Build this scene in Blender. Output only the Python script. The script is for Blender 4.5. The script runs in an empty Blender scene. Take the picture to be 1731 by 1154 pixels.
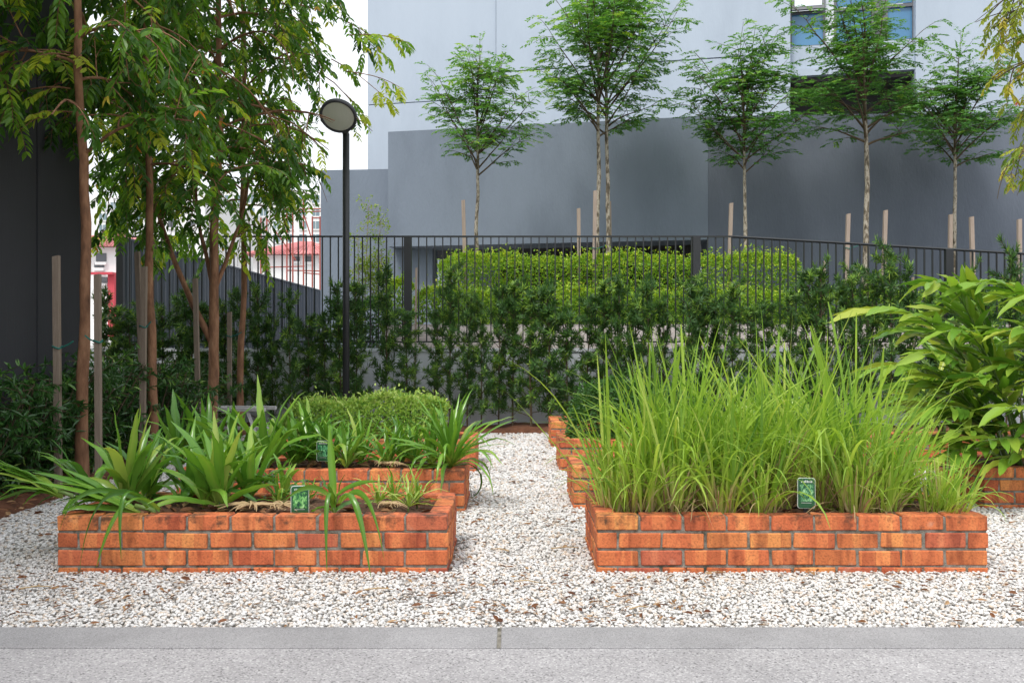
import bpy, math, random
import numpy as np
from mathutils import Vector, Matrix
rng = np.random.default_rng(7)
random.seed(7)
sc = bpy.context.scene
COL = sc.collection
R = math.radians

# ------------------------------------------------------------------ camera, light, exposure
F_PX, CX, CY, CAM_Z = 1617.0, 865.5, 577.0, 1.25
cam = bpy.data.cameras.new('camera')
cam.sensor_width = 36.0
cam.lens = 36.0 * F_PX / 1731.0
cam.clip_start = 0.05
cam.clip_end = 2000
cam_ob = bpy.data.objects.new('camera', cam)
cam_ob.location = (0, 0, CAM_Z)
cam_ob.rotation_euler = (R(90), 0, 0)
COL.objects.link(cam_ob)
sc.camera = cam_ob

to_sun = Vector((-math.sin(R(32)) * math.cos(R(58)), -math.cos(R(32)) * math.cos(R(58)), math.sin(R(58))))
sun = bpy.data.lights.new('sun', 'SUN')
sun.energy = 1.5
sun.angle = R(14)
sun.color = (1.0, 0.96, 0.9)
sun_ob = bpy.data.objects.new('sun', sun)
sun_ob.rotation_euler = to_sun.to_track_quat('Z', 'Y').to_euler()
sun_ob.location = (0, 0, 30)
COL.objects.link(sun_ob)

world = bpy.data.worlds.new('World')
sc.world = world
world.use_nodes = True
wn = world.node_tree
wn.nodes.clear()
sky = wn.nodes.new('ShaderNodeTexSky')
sky.sky_type = 'NISHITA'
sky.sun_disc = False
sky.sun_elevation = R(58)
sky.sun_rotation = math.atan2(to_sun.x, to_sun.y)
sky.air_density = 1.0
sky.dust_density = 4.0
sky.ozone_density = 1.0
hs = wn.nodes.new('ShaderNodeHueSaturation')
hs.inputs['Saturation'].default_value = 0.3
mx = wn.nodes.new('ShaderNodeMix')
mx.data_type = 'RGBA'
mx.inputs[0].default_value = 0.6
mx.inputs[7].default_value = (9.0, 9.3, 9.8, 1)     # even overcast cloud
bg = wn.nodes.new('ShaderNodeBackground')
bg.inputs['Strength'].default_value = 0.11
wo = wn.nodes.new('ShaderNodeOutputWorld')
wn.links.new(sky.outputs[0], hs.inputs['Color'])
wn.links.new(hs.outputs[0], mx.inputs[6])
wn.links.new(mx.outputs[2], bg.inputs[0])
wn.links.new(bg.outputs[0], wo.inputs[0])

sc.render.engine = 'CYCLES'
sc.view_settings.view_transform = 'Standard'
sc.view_settings.look = 'None'
sc.view_settings.gamma = 1.0
sc.view_settings.use_curve_mapping = False
sc.view_settings.exposure = 0.82
sc.cycles.use_denoising = True
sc.cycles.max_bounces = 8
sc.cycles.transmission_bounces = 4
sc.cycles.diffuse_bounces = 4

def at(px, py, Y):
    """a point measured in the photograph, at its real distance"""
    return Vector(((px - CX) * Y / F_PX, Y, CAM_Z - (py - CY) * Y / F_PX))
def wx(px, Y): return (px - CX) * Y / F_PX
def wz(py, Y): return CAM_Z - (py - CY) * Y / F_PX

# ------------------------------------------------------------------ materials
def new_mat(name):
    m = bpy.data.materials.new(name)
    m.use_nodes = True
    nt = m.node_tree
    nt.nodes.clear()
    out = nt.nodes.new('ShaderNodeOutputMaterial')
    return m, nt, out
def ramp(nt, cols, pos=None):
    r = nt.nodes.new('ShaderNodeValToRGB')
    e = r.color_ramp.elements
    n = len(cols)
    pos = pos or [i / max(1, n - 1) for i in range(n)]
    while len(e) < n: e.new(0.5)
    for i in range(n):
        e[i].position = pos[i]
        e[i].color = (*cols[i], 1)
    return r
def surf(name, cols, scale=5.0, rough=0.7, bump=0.0, bscale=None, detail=6, pos=None, metallic=0.0, stretch=None, bdist=0.01, coord='Object', spec=0.5):
    """noise-varied surface with fine relief"""
    m, nt, out = new_mat(name)
    b = nt.nodes.new('ShaderNodeBsdfPrincipled')
    b.inputs['Roughness'].default_value = rough
    b.inputs['Metallic'].default_value = metallic
    b.inputs['Specular IOR Level'].default_value = spec
    tc = nt.nodes.new('ShaderNodeTexCoord')
    src = tc.outputs[coord]
    if stretch:
        mp = nt.nodes.new('ShaderNodeMapping')
        mp.inputs['Scale'].default_value = stretch
        nt.links.new(src, mp.inputs[0]); src = mp.outputs[0]
    n = nt.nodes.new('ShaderNodeTexNoise')
    n.inputs['Scale'].default_value = scale
    n.inputs['Detail'].default_value = detail
    n.inputs['Roughness'].default_value = 0.6
    nt.links.new(src, n.inputs['Vector'])
    r = ramp(nt, cols, pos)
    nt.links.new(n.outputs['Fac'], r.inputs[0])
    nt.links.new(r.outputs[0], b.inputs['Base Color'])
    if bump:
        n2 = nt.nodes.new('ShaderNodeTexNoise')
        n2.inputs['Scale'].default_value = bscale or scale * 6
        n2.inputs['Detail'].default_value = 4
        nt.links.new(src, n2.inputs['Vector'])
        bp = nt.nodes.new('ShaderNodeBump')
        bp.inputs['Strength'].default_value = bump
        bp.inputs['Distance'].default_value = bdist
        nt.links.new(n2.outputs['Fac'], bp.inputs['Height'])
        nt.links.new(bp.outputs[0], b.inputs['Normal'])
    nt.links.new(b.outputs[0], out.inputs[0])
    return m
def leaf_mat(name, cols, trans, rough=0.42, tfac=0.35, pos=None, spec=0.4):
    """leaf: colour by the leaf's own tint, glossy top, light passing through"""
    m, nt, out = new_mat(name)
    a = nt.nodes.new('ShaderNodeAttribute'); a.attribute_name = 'tint'
    r = ramp(nt, cols, pos)
    nt.links.new(a.outputs['Fac'], r.inputs[0])
    b = nt.nodes.new('ShaderNodeBsdfPrincipled')
    b.inputs['Roughness'].default_value = rough
    b.inputs['Specular IOR Level'].default_value = spec
    nt.links.new(r.outputs[0], b.inputs['Base Color'])
    t = nt.nodes.new('ShaderNodeBsdfTranslucent')
    mul = nt.nodes.new('ShaderNodeMix'); mul.data_type = 'RGBA'; mul.blend_type = 'MULTIPLY'
    mul.inputs[0].default_value = 1.0
    nt.links.new(r.outputs[0], mul.inputs[6]); mul.inputs[7].default_value = (*trans, 1)
    nt.links.new(mul.outputs[2], t.inputs[0])
    s = nt.nodes.new('ShaderNodeMixShader'); s.inputs[0].default_value = tfac
    nt.links.new(b.outputs[0], s.inputs[1]); nt.links.new(t.outputs[0], s.inputs[2])
    nt.links.new(s.outputs[0], out.inputs[0])
    return m

def brick_mat():
    m, nt, out = new_mat('fired_brick')
    N = nt.nodes.new; L = nt.links.new
    b = N('ShaderNodeBsdfPrincipled'); b.inputs['Roughness'].default_value = 0.82
    oi = N('ShaderNodeObjectInfo'); tc = N('ShaderNodeTexCoord')
    base = ramp(nt, [(.50, .115, .045), (.55, .135, .05), (.59, .17, .058), (.42, .10, .055), (.57, .15, .052), (.61, .215, .065), (.54, .13, .048)],
                [0, .2, .45, .52, .58, .9, 1])
    L(oi.outputs['Random'], base.inputs[0])
    mulv = N('ShaderNodeMath'); mulv.operation = 'MULTIPLY'; mulv.inputs[1].default_value = 57.0
    L(oi.outputs['Random'], mulv.inputs[0])
    add = N('ShaderNodeVectorMath'); add.operation = 'ADD'
    L(tc.outputs['Object'], add.inputs[0]); L(mulv.outputs[0], add.inputs[1])
    # kiln bands across the length of a brick
    mp = N('ShaderNodeMapping'); mp.inputs['Scale'].default_value = (1.0, 0.35, 0.22); L(add.outputs[0], mp.inputs[0])
    n1 = N('ShaderNodeTexNoise'); n1.inputs['Scale'].default_value = 15; n1.inputs['Detail'].default_value = 2
    L(mp.outputs[0], n1.inputs['Vector'])
    band = ramp(nt, [(.62, .55, .55), (1, 1, 1), (1.0, 1.0, 1.0), (1.25, 1.55, 1.5)], [.34, .46, .56, .70])
    L(n1.outputs['Fac'], band.inputs[0])
    m1 = N('ShaderNodeMix'); m1.data_type = 'RGBA'; m1.blend_type = 'MULTIPLY'; m1.inputs[0].default_value = 1
    L(base.outputs[0], m1.inputs[6]); L(band.outputs[0], m1.inputs[7])
    # kiss marks: sharp-edged paler and darker blocks along the length
    sx_ = N('ShaderNodeSeparateXYZ'); L(tc.outputs['Object'], sx_.inputs[0])
    ma = N('ShaderNodeMath'); ma.operation = 'MULTIPLY_ADD'; ma.inputs[1].default_value = 13.0; L(sx_.outputs[0], ma.inputs[0]); L(mulv.outputs[0], ma.inputs[2])
    v1 = N('ShaderNodeTexVoronoi'); v1.voronoi_dimensions = '1D'; v1.inputs['Scale'].default_value = 1.0; L(ma.outputs[0], v1.inputs['W'])
    sc1 = N('ShaderNodeSeparateColor'); L(v1.outputs['Color'], sc1.inputs[0])
    kb = ramp(nt, [(.74, .68, .70), (.88, .86, .86), (1, 1, 1), (1.10, 1.18, 1.16), (1.2, 1.6, 1.45)], [0, .2, .45, .75, 1]); L(sc1.outputs[0], kb.inputs[0])
    m1b = N('ShaderNodeMix'); m1b.data_type = 'RGBA'; m1b.blend_type = 'MULTIPLY'; m1b.inputs[0].default_value = .8
    L(m1.outputs[2], m1b.inputs[6]); L(kb.outputs[0], m1b.inputs[7]); m1 = m1b
    # fine speckle
    n2 = N('ShaderNodeTexNoise'); n2.inputs['Scale'].default_value = 90; n2.inputs['Detail'].default_value = 6
    L(add.outputs[0], n2.inputs['Vector'])
    sp = ramp(nt, [(.55, .5, .5), (1, 1, 1), (1.15, 1.1, 1.05)], [.3, .5, .75]); L(n2.outputs['Fac'], sp.inputs[0])
    m2 = N('ShaderNodeMix'); m2.data_type = 'RGBA'; m2.blend_type = 'MULTIPLY'; m2.inputs[0].default_value = .75
    L(m1.outputs[2], m2.inputs[6]); L(sp.outputs[0], m2.inputs[7])
    # black algae, thickest on the coping course
    geo = N('ShaderNodeNewGeometry'); sep = N('ShaderNodeSeparateXYZ'); L(geo.outputs['Position'], sep.inputs[0])
    mr = N('ShaderNodeMapRange'); mr.inputs[1].default_value = .20; mr.inputs[2].default_value = .31
    mr.inputs[3].default_value = -.05; mr.inputs[4].default_value = .09
    L(sep.outputs[2], mr.inputs[0])
    n3 = N('ShaderNodeTexNoise'); n3.inputs['Scale'].default_value = 11; n3.inputs['Detail'].default_value = 9; n3.inputs['Roughness'].default_value = .72
    L(geo.outputs['Position'], n3.inputs['Vector'])
    ad = N('ShaderNodeMath'); ad.operation = 'ADD'; L(n3.outputs['Fac'], ad.inputs[0]); L(mr.outputs[0], ad.inputs[1])
    st = N('ShaderNodeMapRange'); st.inputs[1].default_value = .56; st.inputs[2].default_value = .70
    st.inputs[3].default_value = 0; st.inputs[4].default_value = .85; L(ad.outputs[0], st.inputs[0])
    m3 = N('ShaderNodeMix'); m3.data_type = 'RGBA'; m3.inputs[7].default_value = (.035, .028, .018, 1)
    L(st.outputs[0], m3.inputs[0]); L(m2.outputs[2], m3.inputs[6])
    # splash of pale efflorescence
    n4 = N('ShaderNodeTexNoise'); n4.inputs['Scale'].default_value = 7; n4.inputs['Detail'].default_value = 8
    L(geo.outputs['Position'], n4.inputs['Vector'])
    ef = N('ShaderNodeMapRange'); ef.inputs[1].default_value = .64; ef.inputs[2].default_value = .80; ef.inputs[4].default_value = .45
    L(n4.outputs['Fac'], ef.inputs[0])
    m4 = N('ShaderNodeMix'); m4.data_type = 'RGBA'; m4.inputs[7].default_value = (.55, .42, .32, 1)
    L(ef.outputs[0], m4.inputs[0]); L(m3.outputs[2], m4.inputs[6])
    L(m4.outputs[2], b.inputs['Base Color'])
    bp = N('ShaderNodeBump'); bp.inputs['Strength'].default_value = .5; bp.inputs['Distance'].default_value = .004
    L(n2.outputs['Fac'], bp.inputs['Height']); L(bp.outputs[0], b.inputs['Normal'])
    L(b.outputs[0], out.inputs[0])
    return m

def pebble_mat():
    m, nt, out = new_mat('white_pebble')
    b = nt.nodes.new('ShaderNodeBsdfPrincipled'); b.inputs['Roughness'].default_value = .6
    oi = nt.nodes.new('ShaderNodeObjectInfo')
    r = ramp(nt, [(.26, .25, .24), (.47, .46, .445), (.63, .62, .605), (.69, .68, .67), (.745, .745, .745), (.57, .46, .36), (.64, .59, .53), (.72, .72, .715)],
             [0, .07, .16, .4, .7, .9, .94, 1])
    nt.links.new(oi.outputs['Random'], r.inputs[0])
    tc = nt.nodes.new('ShaderNodeTexCoord')
    n = nt.nodes.new('ShaderNodeTexNoise'); n.inputs['Scale'].default_value = 2.2; n.inputs['Detail'].default_value = 5
    nt.links.new(tc.outputs['Object'], n.inputs['Vector'])
    r2 = ramp(nt, [(.72, .70, .67), (1, 1, 1)], [.36, .55]); nt.links.new(n.outputs['Fac'], r2.inputs[0])
    mm = nt.nodes.new('ShaderNodeMix'); mm.data_type = 'RGBA'; mm.blend_type = 'MULTIPLY'; mm.inputs[0].default_value = 1
    nt.links.new(r.outputs[0], mm.inputs[6]); nt.links.new(r2.outputs[0], mm.inputs[7])
    nt.links.new(mm.outputs[2], b.inputs['Base Color'])
    nt.links.new(b.outputs[0], out.inputs[0])
    return m

def aggregate_mat(name, dark, mid, light, scale, lo, hi, cloud=.1):
    """concrete with small exposed stones"""
    m, nt, out = new_mat(name)
    N = nt.nodes.new; L = nt.links.new
    b = N('ShaderNodeBsdfPrincipled'); b.inputs['Roughness'].default_value = .8
    tc = N('ShaderNodeTexCoord')
    v = N('ShaderNodeTexVoronoi'); v.inputs['Scale'].default_value = scale; L(tc.outputs['Object'], v.inputs['Vector'])
    sv = N('ShaderNodeSeparateColor'); L(v.outputs['Color'], sv.inputs[0])
    r = ramp(nt, [dark, mid, mid, light], [0, lo, hi, 1]); L(sv.outputs[0], r.inputs[0])
    n = N('ShaderNodeTexNoise'); n.inputs['Scale'].default_value = 1.7; n.inputs['Detail'].default_value = 8; n.inputs['Roughness'].default_value = .65
    L(tc.outputs['Object'], n.inputs['Vector'])
    c = ramp(nt, [(1 - cloud * 2,) * 3, (1 + cloud,) * 3], [.35, .65]); L(n.outputs['Fac'], c.inputs[0])
    mm = N('ShaderNodeMix'); mm.data_type = 'RGBA'; mm.blend_type = 'MULTIPLY'; mm.inputs[0].default_value = 1
    L(r.outputs[0], mm.inputs[6]); L(c.outputs[0], mm.inputs[7]); L(mm.outputs[2], b.inputs['Base Color'])
    bp = N('ShaderNodeBump'); bp.inputs['Strength'].default_value = .35; bp.inputs['Distance'].default_value = .004
    L(v.outputs['Distance'], bp.inputs['Height']); L(bp.outputs[0], b.inputs['Normal'])
    L(b.outputs[0], out.inputs[0])
    return m

def print_mat(name, seed, hi):
    """the printed photograph on a plant label: bright green leaves over a darker lower half"""
    m, nt, out = new_mat(name)
    N = nt.nodes.new; L = nt.links.new
    b = N('ShaderNodeBsdfPrincipled'); b.inputs['Roughness'].default_value = .35
    tc = N('ShaderNodeTexCoord'); mp = N('ShaderNodeMapping')
    mp.inputs['Location'].default_value = (seed, 0, seed); mp.inputs['Scale'].default_value = (95, 1, 42); L(tc.outputs['Object'], mp.inputs[0])
    n = N('ShaderNodeTexNoise'); n.inputs['Scale'].default_value = 1; n.inputs['Detail'].default_value = 3; n.inputs['Distortion'].default_value = 1.2
    L(mp.outputs[0], n.inputs['Vector'])
    r = ramp(nt, [(.004, .045, .03), (.02, .14, .05), hi, (.45, .72, .38)], [.34, .45, .56, .72])
    L(n.outputs['Fac'], r.inputs[0]); L(r.outputs[0], b.inputs['Base Color']); L(b.outputs[0], out.inputs[0])
    return m

M = {}
M['brick'] = brick_mat()
M['mortar'] = surf('mortar', [(.04, .042, .025), (.19, .175, .145), (.33, .31, .27)], 18, .95, .6, 120, pos=[.3, .5, .75])
M['soil'] = surf('soil', [(.030, .015, .009), (.075, .035, .018), (.13, .062, .032)], 16, .95, .8, 90, pos=[.3, .5, .75])
M['red_soil'] = surf('red_soil', [(.05, .02, .010), (.12, .045, .02), (.17, .07, .035)], 9, .95, .8, 60, pos=[.3, .5, .75])
M['grit'] = surf('gravel_bedding', [(.20, .18, .155), (.40, .375, .34)], 60, .95, .5, 200)
M['ground'] = surf('ground', [(.10, .09, .07), (.17, .15, .12)], .6, .95)
M['pebble'] = pebble_mat()
M['kerb'] = aggregate_mat('kerb_concrete', (.16, .155, .16), (.285, .28, .285), (.39, .385, .39), 260, .25, .8, .08)
M['paving'] = aggregate_mat('exposed_aggregate', (.12, .115, .12), (.315, .305, .31), (.49, .48, .48), 150, .16, .72, .07)
M['plaza'] = surf('plaza', [(.28, .27, .26), (.36, .35, .34)], 3, .9)
M['bark_brown'] = surf('smooth_brown_bark', [(.09, .042, .022), (.20, .095, .048), (.29, .15, .08), (.36, .22, .13)], 9, .85, .7, 40, pos=[.28, .45, .6, .78], stretch=(1.6, 1.6, .5), bdist=.008)
M['bark_mottled'] = surf('mottled_pale_bark', [(.06, .05, .035), (.16, .13, .09), (.42, .38, .31), (.20, .16, .11)], 11, .9, .6, 40, pos=[.34, .46, .55, .68], stretch=(2, 2, .7))
M['twig'] = surf('twig_bark', [(.05, .035, .02), (.12, .085, .05)], 12, .9)
M['stake'] = surf('weathered_stake', [(.12, .09, .065), (.22, .17, .13), (.30, .25, .20)], 8, .9, .5, 40, stretch=(6, 6, .6))
M['pale_stake'] = surf('pale_stake', [(.20, .15, .12), (.34, .27, .22), (.42, .36, .31)], 8, .9, .5, 40, stretch=(6, 6, .6))
M['cord'] = surf('green_cord', [(.01, .10, .08), (.02, .18, .14)], 40, .7)
M['white_timber'] = surf('weathered_white_timber', [(.25, .24, .23), (.48, .47, .46), (.58, .57, .56)], 10, .85, .4, 60, stretch=(.8, 5, 5))
M['metal_dark'] = surf('dark_painted_steel', [(.012, .014, .016), (.022, .025, .028)], 6, .45)
M['lamp_body'] = surf('lamp_housing', [(.035, .037, .045), (.06, .062, .072)], 8, .5)
M['lens'] = surf('lamp_lens', [(.52, .54, .46), (.62, .63, .55)], 7, .3, stretch=(6, 1, .6))
M['wall_dark'] = surf('charcoal_wall', [(.030, .031, .036), (.046, .047, .054)], 1.1, .85, .25, 40, stretch=(1, 1, .15))
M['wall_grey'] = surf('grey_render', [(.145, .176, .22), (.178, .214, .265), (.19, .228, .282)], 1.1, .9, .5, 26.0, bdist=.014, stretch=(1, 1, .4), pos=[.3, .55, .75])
M['wall_grey_shaded'] = surf('grey_render_shaded', [(.10, .118, .15), (.124, .145, .182), (.134, .157, .195)], 1.1, .9, .5, 26.0, bdist=.014, stretch=(1, 1, .4), pos=[.3, .55, .75])  # grey render in a darker tone, the section's shade painted into the colour
M['wall_blue'] = surf('pale_blue_render', [(.345, .40, .47), (.39, .45, .525), (.41, .47, .545)], .9, .9, .4, 22, bdist=.01, stretch=(1, 1, .3), pos=[.28, .52, .75])
M['wall_white'] = surf('white_render', [(.60, .65, .72), (.70, .74, .80), (.74, .78, .83)], 2.2, .9, .25, 20)
M['groove'] = surf('groove', [(.12, .15, .19), (.16, .19, .23)], 3, .9)
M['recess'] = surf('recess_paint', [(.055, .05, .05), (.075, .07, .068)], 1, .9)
M['frame'] = surf('window_frame', [(.10, .105, .12), (.14, .145, .16)], 5, .5)
M['glass_blue'] = surf('blue_glass', [(.045, .14, .27), (.08, .22, .38), (.11, .27, .43)], .7, .08, stretch=(1, 1, .4))
M['glass_pale'] = surf('pale_glass', [(.45, .50, .58), (.75, .78, .82)], 3, .1)  # pale base colour; on the open sash it paints a white reflection
M['tile'] = surf('planter_tile', [(.50, .44, .42), (.60, .54, .51), (.64, .58, .555)], 7, .7, .2, 50)
M['hoarding'] = surf('hoarding_sheet', [(.055, .066, .084), (.085, .10, .125), (.10, .115, .14)], 1.2, .5, stretch=(1, 1, .2))
M['bwhite'] = surf('far_white_paint', [(.74, .74, .73), (.82, .82, .81)], .3, .9)
M['bglass'] = surf('far_window', [(.10, .16, .19), (.25, .33, .36)], .6, .2)
M['bdark'] = surf('far_dark_window', [(.07, .08, .09), (.12, .13, .14)], .6, .3)
M['roof_red'] = surf('red_roof', [(.50, .17, .17), (.60, .25, .24)], 1.5, .7)
M['red_paint'] = surf('red_paint', [(.45, .04, .06), (.52, .06, .08)], 1, .7)
M['scaffold'] = surf('rust_red_steel', [(.25, .05, .035), (.35, .085, .06)], 3, .6)
M['sign_green'] = surf('sign_green', [(.012, .075, .03), (.02, .12, .045)], 25, .35)
M['sign_white'] = surf('sign_edge', [(.6, .66, .62), (.72, .76, .72)], 20, .4)
M['black_plastic'] = surf('black_plastic', [(.012, .012, .014), (.02, .02, .022)], 20, .4)
M['print_a'] = print_mat('leaf_print_a', 3.1, (.16, .50, .12))
M['print_b'] = print_mat('leaf_print_b', 8.7, (.10, .42, .20))
M['print_c'] = print_mat('leaf_print_c', 5.3, (.13, .36, .16))
M['dry'] = leaf_mat('dry_leaf', [(.10, .035, .015), (.20, .085, .035), (.30, .16, .07), (.42, .28, .15)], (1, .8, .6), .7, .15)
M['straw'] = leaf_mat('straw', [(.20, .11, .07), (.36, .25, .13), (.50, .40, .22)], (1, .9, .6), .6, .2)
M['root'] = surf('pale_root', [(.32, .21, .10), (.52, .39, .22)], 20, .8)
M['lemongrass'] = leaf_mat('lemongrass_blade', [(.10, .22, .045), (.23, .39, .05), (.36, .51, .075), (.50, .56, .15), (.50, .39, .22)], (1.4, 1.4, .7), .42, .40, pos=[0, .3, .6, .85, 1])
M['pandan'] = leaf_mat('pandan_leaf', [(.04, .125, .022), (.085, .22, .03), (.17, .35, .042), (.38, .48, .10)], (1.4, 1.4, .7), .26, .3, pos=[0, .35, .7, 1], spec=.5)
M['ginger'] = leaf_mat('ginger_leaf', [(.05, .14, .022), (.11, .25, .030), (.21, .37, .045), (.38, .45, .07)], (1.4, 1.4, .7), .32, .32)
M['ginger_stem'] = surf('ginger_stem', [(.10, .17, .04), (.16, .24, .06)], 10, .5)
M['podocarpus'] = leaf_mat('podocarpus_needle', [(.026, .075, .02), (.06, .145, .03), (.16, .30, .042), (.32, .46, .06)], (1.4, 1.4, .8), .4, .24, pos=[0, .45, .8, 1])
M['shrub'] = leaf_mat('shrub_leaf', [(.024, .08, .018), (.05, .14, .028), (.11, .24, .042), (.24, .37, .06)], (1.4, 1.5, .8), .28, .25, pos=[0, .5, .85, 1], spec=.55)
M['hedge'] = leaf_mat('hedge_leaf', [(.08, .20, .028), (.20, .37, .032), (.44, .56, .045), (.66, .66, .08)], (1.4, 1.4, .7), .4, .3, pos=[0, .4, .75, 1])
M['low_hedge'] = leaf_mat('low_hedge_leaf', [(.10, .23, .04), (.20, .36, .06), (.36, .50, .10), (.58, .64, .24)], (1.4, 1.4, .7), .35, .3)
M['dark_bush'] = leaf_mat('bush_leaf', [(.035, .10, .025), (.06, .16, .03), (.11, .24, .04)], (1.4, 1.4, .7), .38, .3)
M['tree_left'] = leaf_mat('drooping_tree_leaf', [(.03, .085, .017), (.065, .16, .024), (.15, .29, .034), (.32, .45, .045), (.46, .44, .05), (.47, .14, .03)], (1.9, 1.9, .8), .34, .46, pos=[0, .45, .75, .9, .965, 1])
M['tree_right'] = leaf_mat('feathery_tree_leaf', [(.05, .155, .042), (.095, .24, .05), (.18, .36, .055), (.34, .50, .055), (.56, .56, .05)], (1.5, 1.5, .8), .42, .36, pos=[0, .4, .75, .93, 1])
M['tree_yellow'] = leaf_mat('yellowing_tree_leaf', [(.11, .19, .02), (.22, .30, .03), (.36, .38, .035), (.44, .36, .04), (.36, .07, .03)], (1.5, 1.4, .8), .4, .4, pos=[0, .35, .75, .95, 1])
M['sapling'] = leaf_mat('sapling_leaf', [(.13, .24, .03), (.24, .36, .04), (.36, .42, .06)], (1.5, 1.5, .8), .4, .4)

# ------------------------------------------------------------------ geometry helpers
TPL = {
 'd': (np.array([(0, 0, 0), (.5, .45, .0), (0, 1, -.06), (-.5, .45, .0)], float), np.array([(0, 1, 2, 3)])),
 'l': (np.array([(0, 0, 0), (.42, .28, .05), (.40, .62, .03), (0, 1, -.10), (-.40, .62, .03), (-.42, .28, .05)], float),
       np.array([(0, 1, 2, 3), (0, 3, 4, 5)])),
}
def unit(a):
    n = np.linalg.norm(a, axis=-1, keepdims=True)
    return a / np.maximum(n, 1e-9)
class Geo:
    def __init__(s): s.V = []; s.F = []; s.T = []; s.n = 0
    def add(s, V, F, t=0.5):
        V = np.asarray(V, float).reshape(-1, 3); F = np.asarray(F, int)
        s.V.append(V); s.F.append(F + s.n)
        s.T.append(np.full(len(V), t, float) if np.isscalar(t) else np.asarray(t, float)); s.n += len(V)
    def box(s, x0, x1, y0, y1, z0, z1):
        s.add([(x0, y0, z0), (x1, y0, z0), (x1, y1, z0), (x0, y1, z0), (x0, y0, z1), (x1, y0, z1), (x1, y1, z1), (x0, y1, z1)],
              [(0, 3, 2, 1), (4, 5, 6, 7), (0, 1, 5, 4), (1, 2, 6, 5), (2, 3, 7, 6), (3, 0, 4, 7)])
        return s
    def tube(s, pts, rad, k=6, t=.5, cap=True):
        P = np.asarray(pts, float); n = len(P)
        rad = np.broadcast_to(np.asarray(rad, float), (n,))
        T = unit(np.gradient(P, axis=0))
        ref = np.where(np.abs(T[:, 2:3]) > .9, np.array([[1., 0, 0]]), np.array([[0, 0, 1.]]))
        A = unit(np.cross(T, ref)); B = np.cross(T, A)
        if np.abs(T[:, 2]).max() > .9 and np.abs(T[:, 2]).min() <= .9:   # keep one frame along a bending tube
            A = unit(np.cross(T, np.array([[.31, .95, .05]]))); B = np.cross(T, A)
        a = np.arange(k) * 2 * math.pi / k
        V = P[:, None] + rad[:, None, None] * (np.cos(a)[None, :, None] * A[:, None] + np.sin(a)[None, :, None] * B[:, None])
        i = np.arange(n - 1)[:, None] * k; j = np.arange(k)[None]; j2 = (j + 1) % k
        F = np.stack([i + j, i + j2, i + k + j2, i + k + j], -1).reshape(-1, 4)
        V = V.reshape(-1, 3)
        if cap:
            V = np.vstack([V, P[-1:], P[:1]]); c = n * k
            F2 = [((n - 1) * k + q, (n - 1) * k + (q + 1) % k, (n - 1) * k + (q + 1) % k, c) for q in range(k)]
            F2 = []
            for q in range(0, k - 1, 2):
                F2.append(((n - 1) * k + q, (n - 1) * k + q + 1, (n - 1) * k + (q + 2) % k, c))
                F2.append((q, c + 1, (q + 2) % k, q + 1))
            F = np.vstack([F, np.array(F2)])
        s.add(V, F, t)
        return s
    def leaves(s, P, D, Nn, Ln, W, t, kind='l'):
        P = np.asarray(P, float); D = unit(np.asarray(D, float)); Nn = np.asarray(Nn, float)
        S = unit(np.cross(D, Nn)); U = np.cross(S, D)
        tv, tf = TPL[kind]; k = len(tv); n = len(P)
        Ln = np.broadcast_to(Ln, (n,)); W = np.broadcast_to(W, (n,)); t = np.broadcast_to(t, (n,))
        V = P[:, None] + D[:, None] * (tv[None, :, 1:2] * Ln[:, None, None]) + S[:, None] * (tv[None, :, 0:1] * W[:, None, None]) + U[:, None] * (tv[None, :, 2:3] * Ln[:, None, None])
        F = (np.arange(n) * k)[:, None, None] + tf[None]
        s.add(V.reshape(-1, 3), F.reshape(-1, 4), np.repeat(t, k))
        return s
    def ribbon(s, pts, side, w, fold=.25, t=.5, base=0.0, rib=0.0, bl=.3):
        P = np.asarray(pts, float); n = len(P); side = unit(np.broadcast_to(np.asarray(side, float), (n, 3)))
        T = unit(np.gradient(P, axis=0)); U = unit(np.cross(side, T))
        w = np.asarray(w, float)[:, None] * .5
        V = np.stack([P - side * w + U * w * fold * 2, P, P + side * w + U * w * fold * 2], 1).reshape(-1, 3)
        i = np.arange(n - 1)[:, None] * 3; j = np.arange(2)[None]
        F = np.stack([i + j, i + j + 1, i + 4 + j, i + 3 + j], -1).reshape(-1, 4)
        if np.isscalar(t):
            u = np.linspace(0, 1, n); tt = t + base * np.clip(1 - u / bl, 0, 1)
            t = np.clip(np.stack([tt, tt + rib, tt], 1), 0, 1).reshape(-1)
        s.add(V, F, t)
        return s
    def mesh(s, name, mat, smooth=False):
        V = np.vstack(s.V).astype(np.float32); F = np.vstack(s.F).astype(np.int32); T = np.concatenate(s.T).astype(np.float32)
        me = bpy.data.meshes.new(name)
        me.vertices.add(len(V)); me.vertices.foreach_set('co', V.ravel())
        m = len(F); me.loops.add(m * 4); me.loops.foreach_set('vertex_index', F.ravel())
        me.polygons.add(m); me.polygons.foreach_set('loop_start', np.arange(m, dtype=np.int32) * 4)
        me.polygons.foreach_set('loop_total', np.full(m, 4, np.int32))
        me.polygons.foreach_set('use_smooth', np.full(m, smooth, bool))
        at_ = me.attributes.new('tint', 'FLOAT', 'POINT'); at_.data.foreach_set('value', T)
        me.update(calc_edges=True); me.validate()
        if mat: me.materials.append(M[mat])
        return me
    def obj(s, name, mat, parent=None, smooth=False, loc=None):
        return link(name, s.mesh(name, mat, smooth), parent, loc)
def link(name, me, parent=None, loc=None):
    o = bpy.data.objects.new(name, me); COL.objects.link(o)
    if parent: o.parent = parent
    if loc is not None: o.location = loc
    return o
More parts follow.
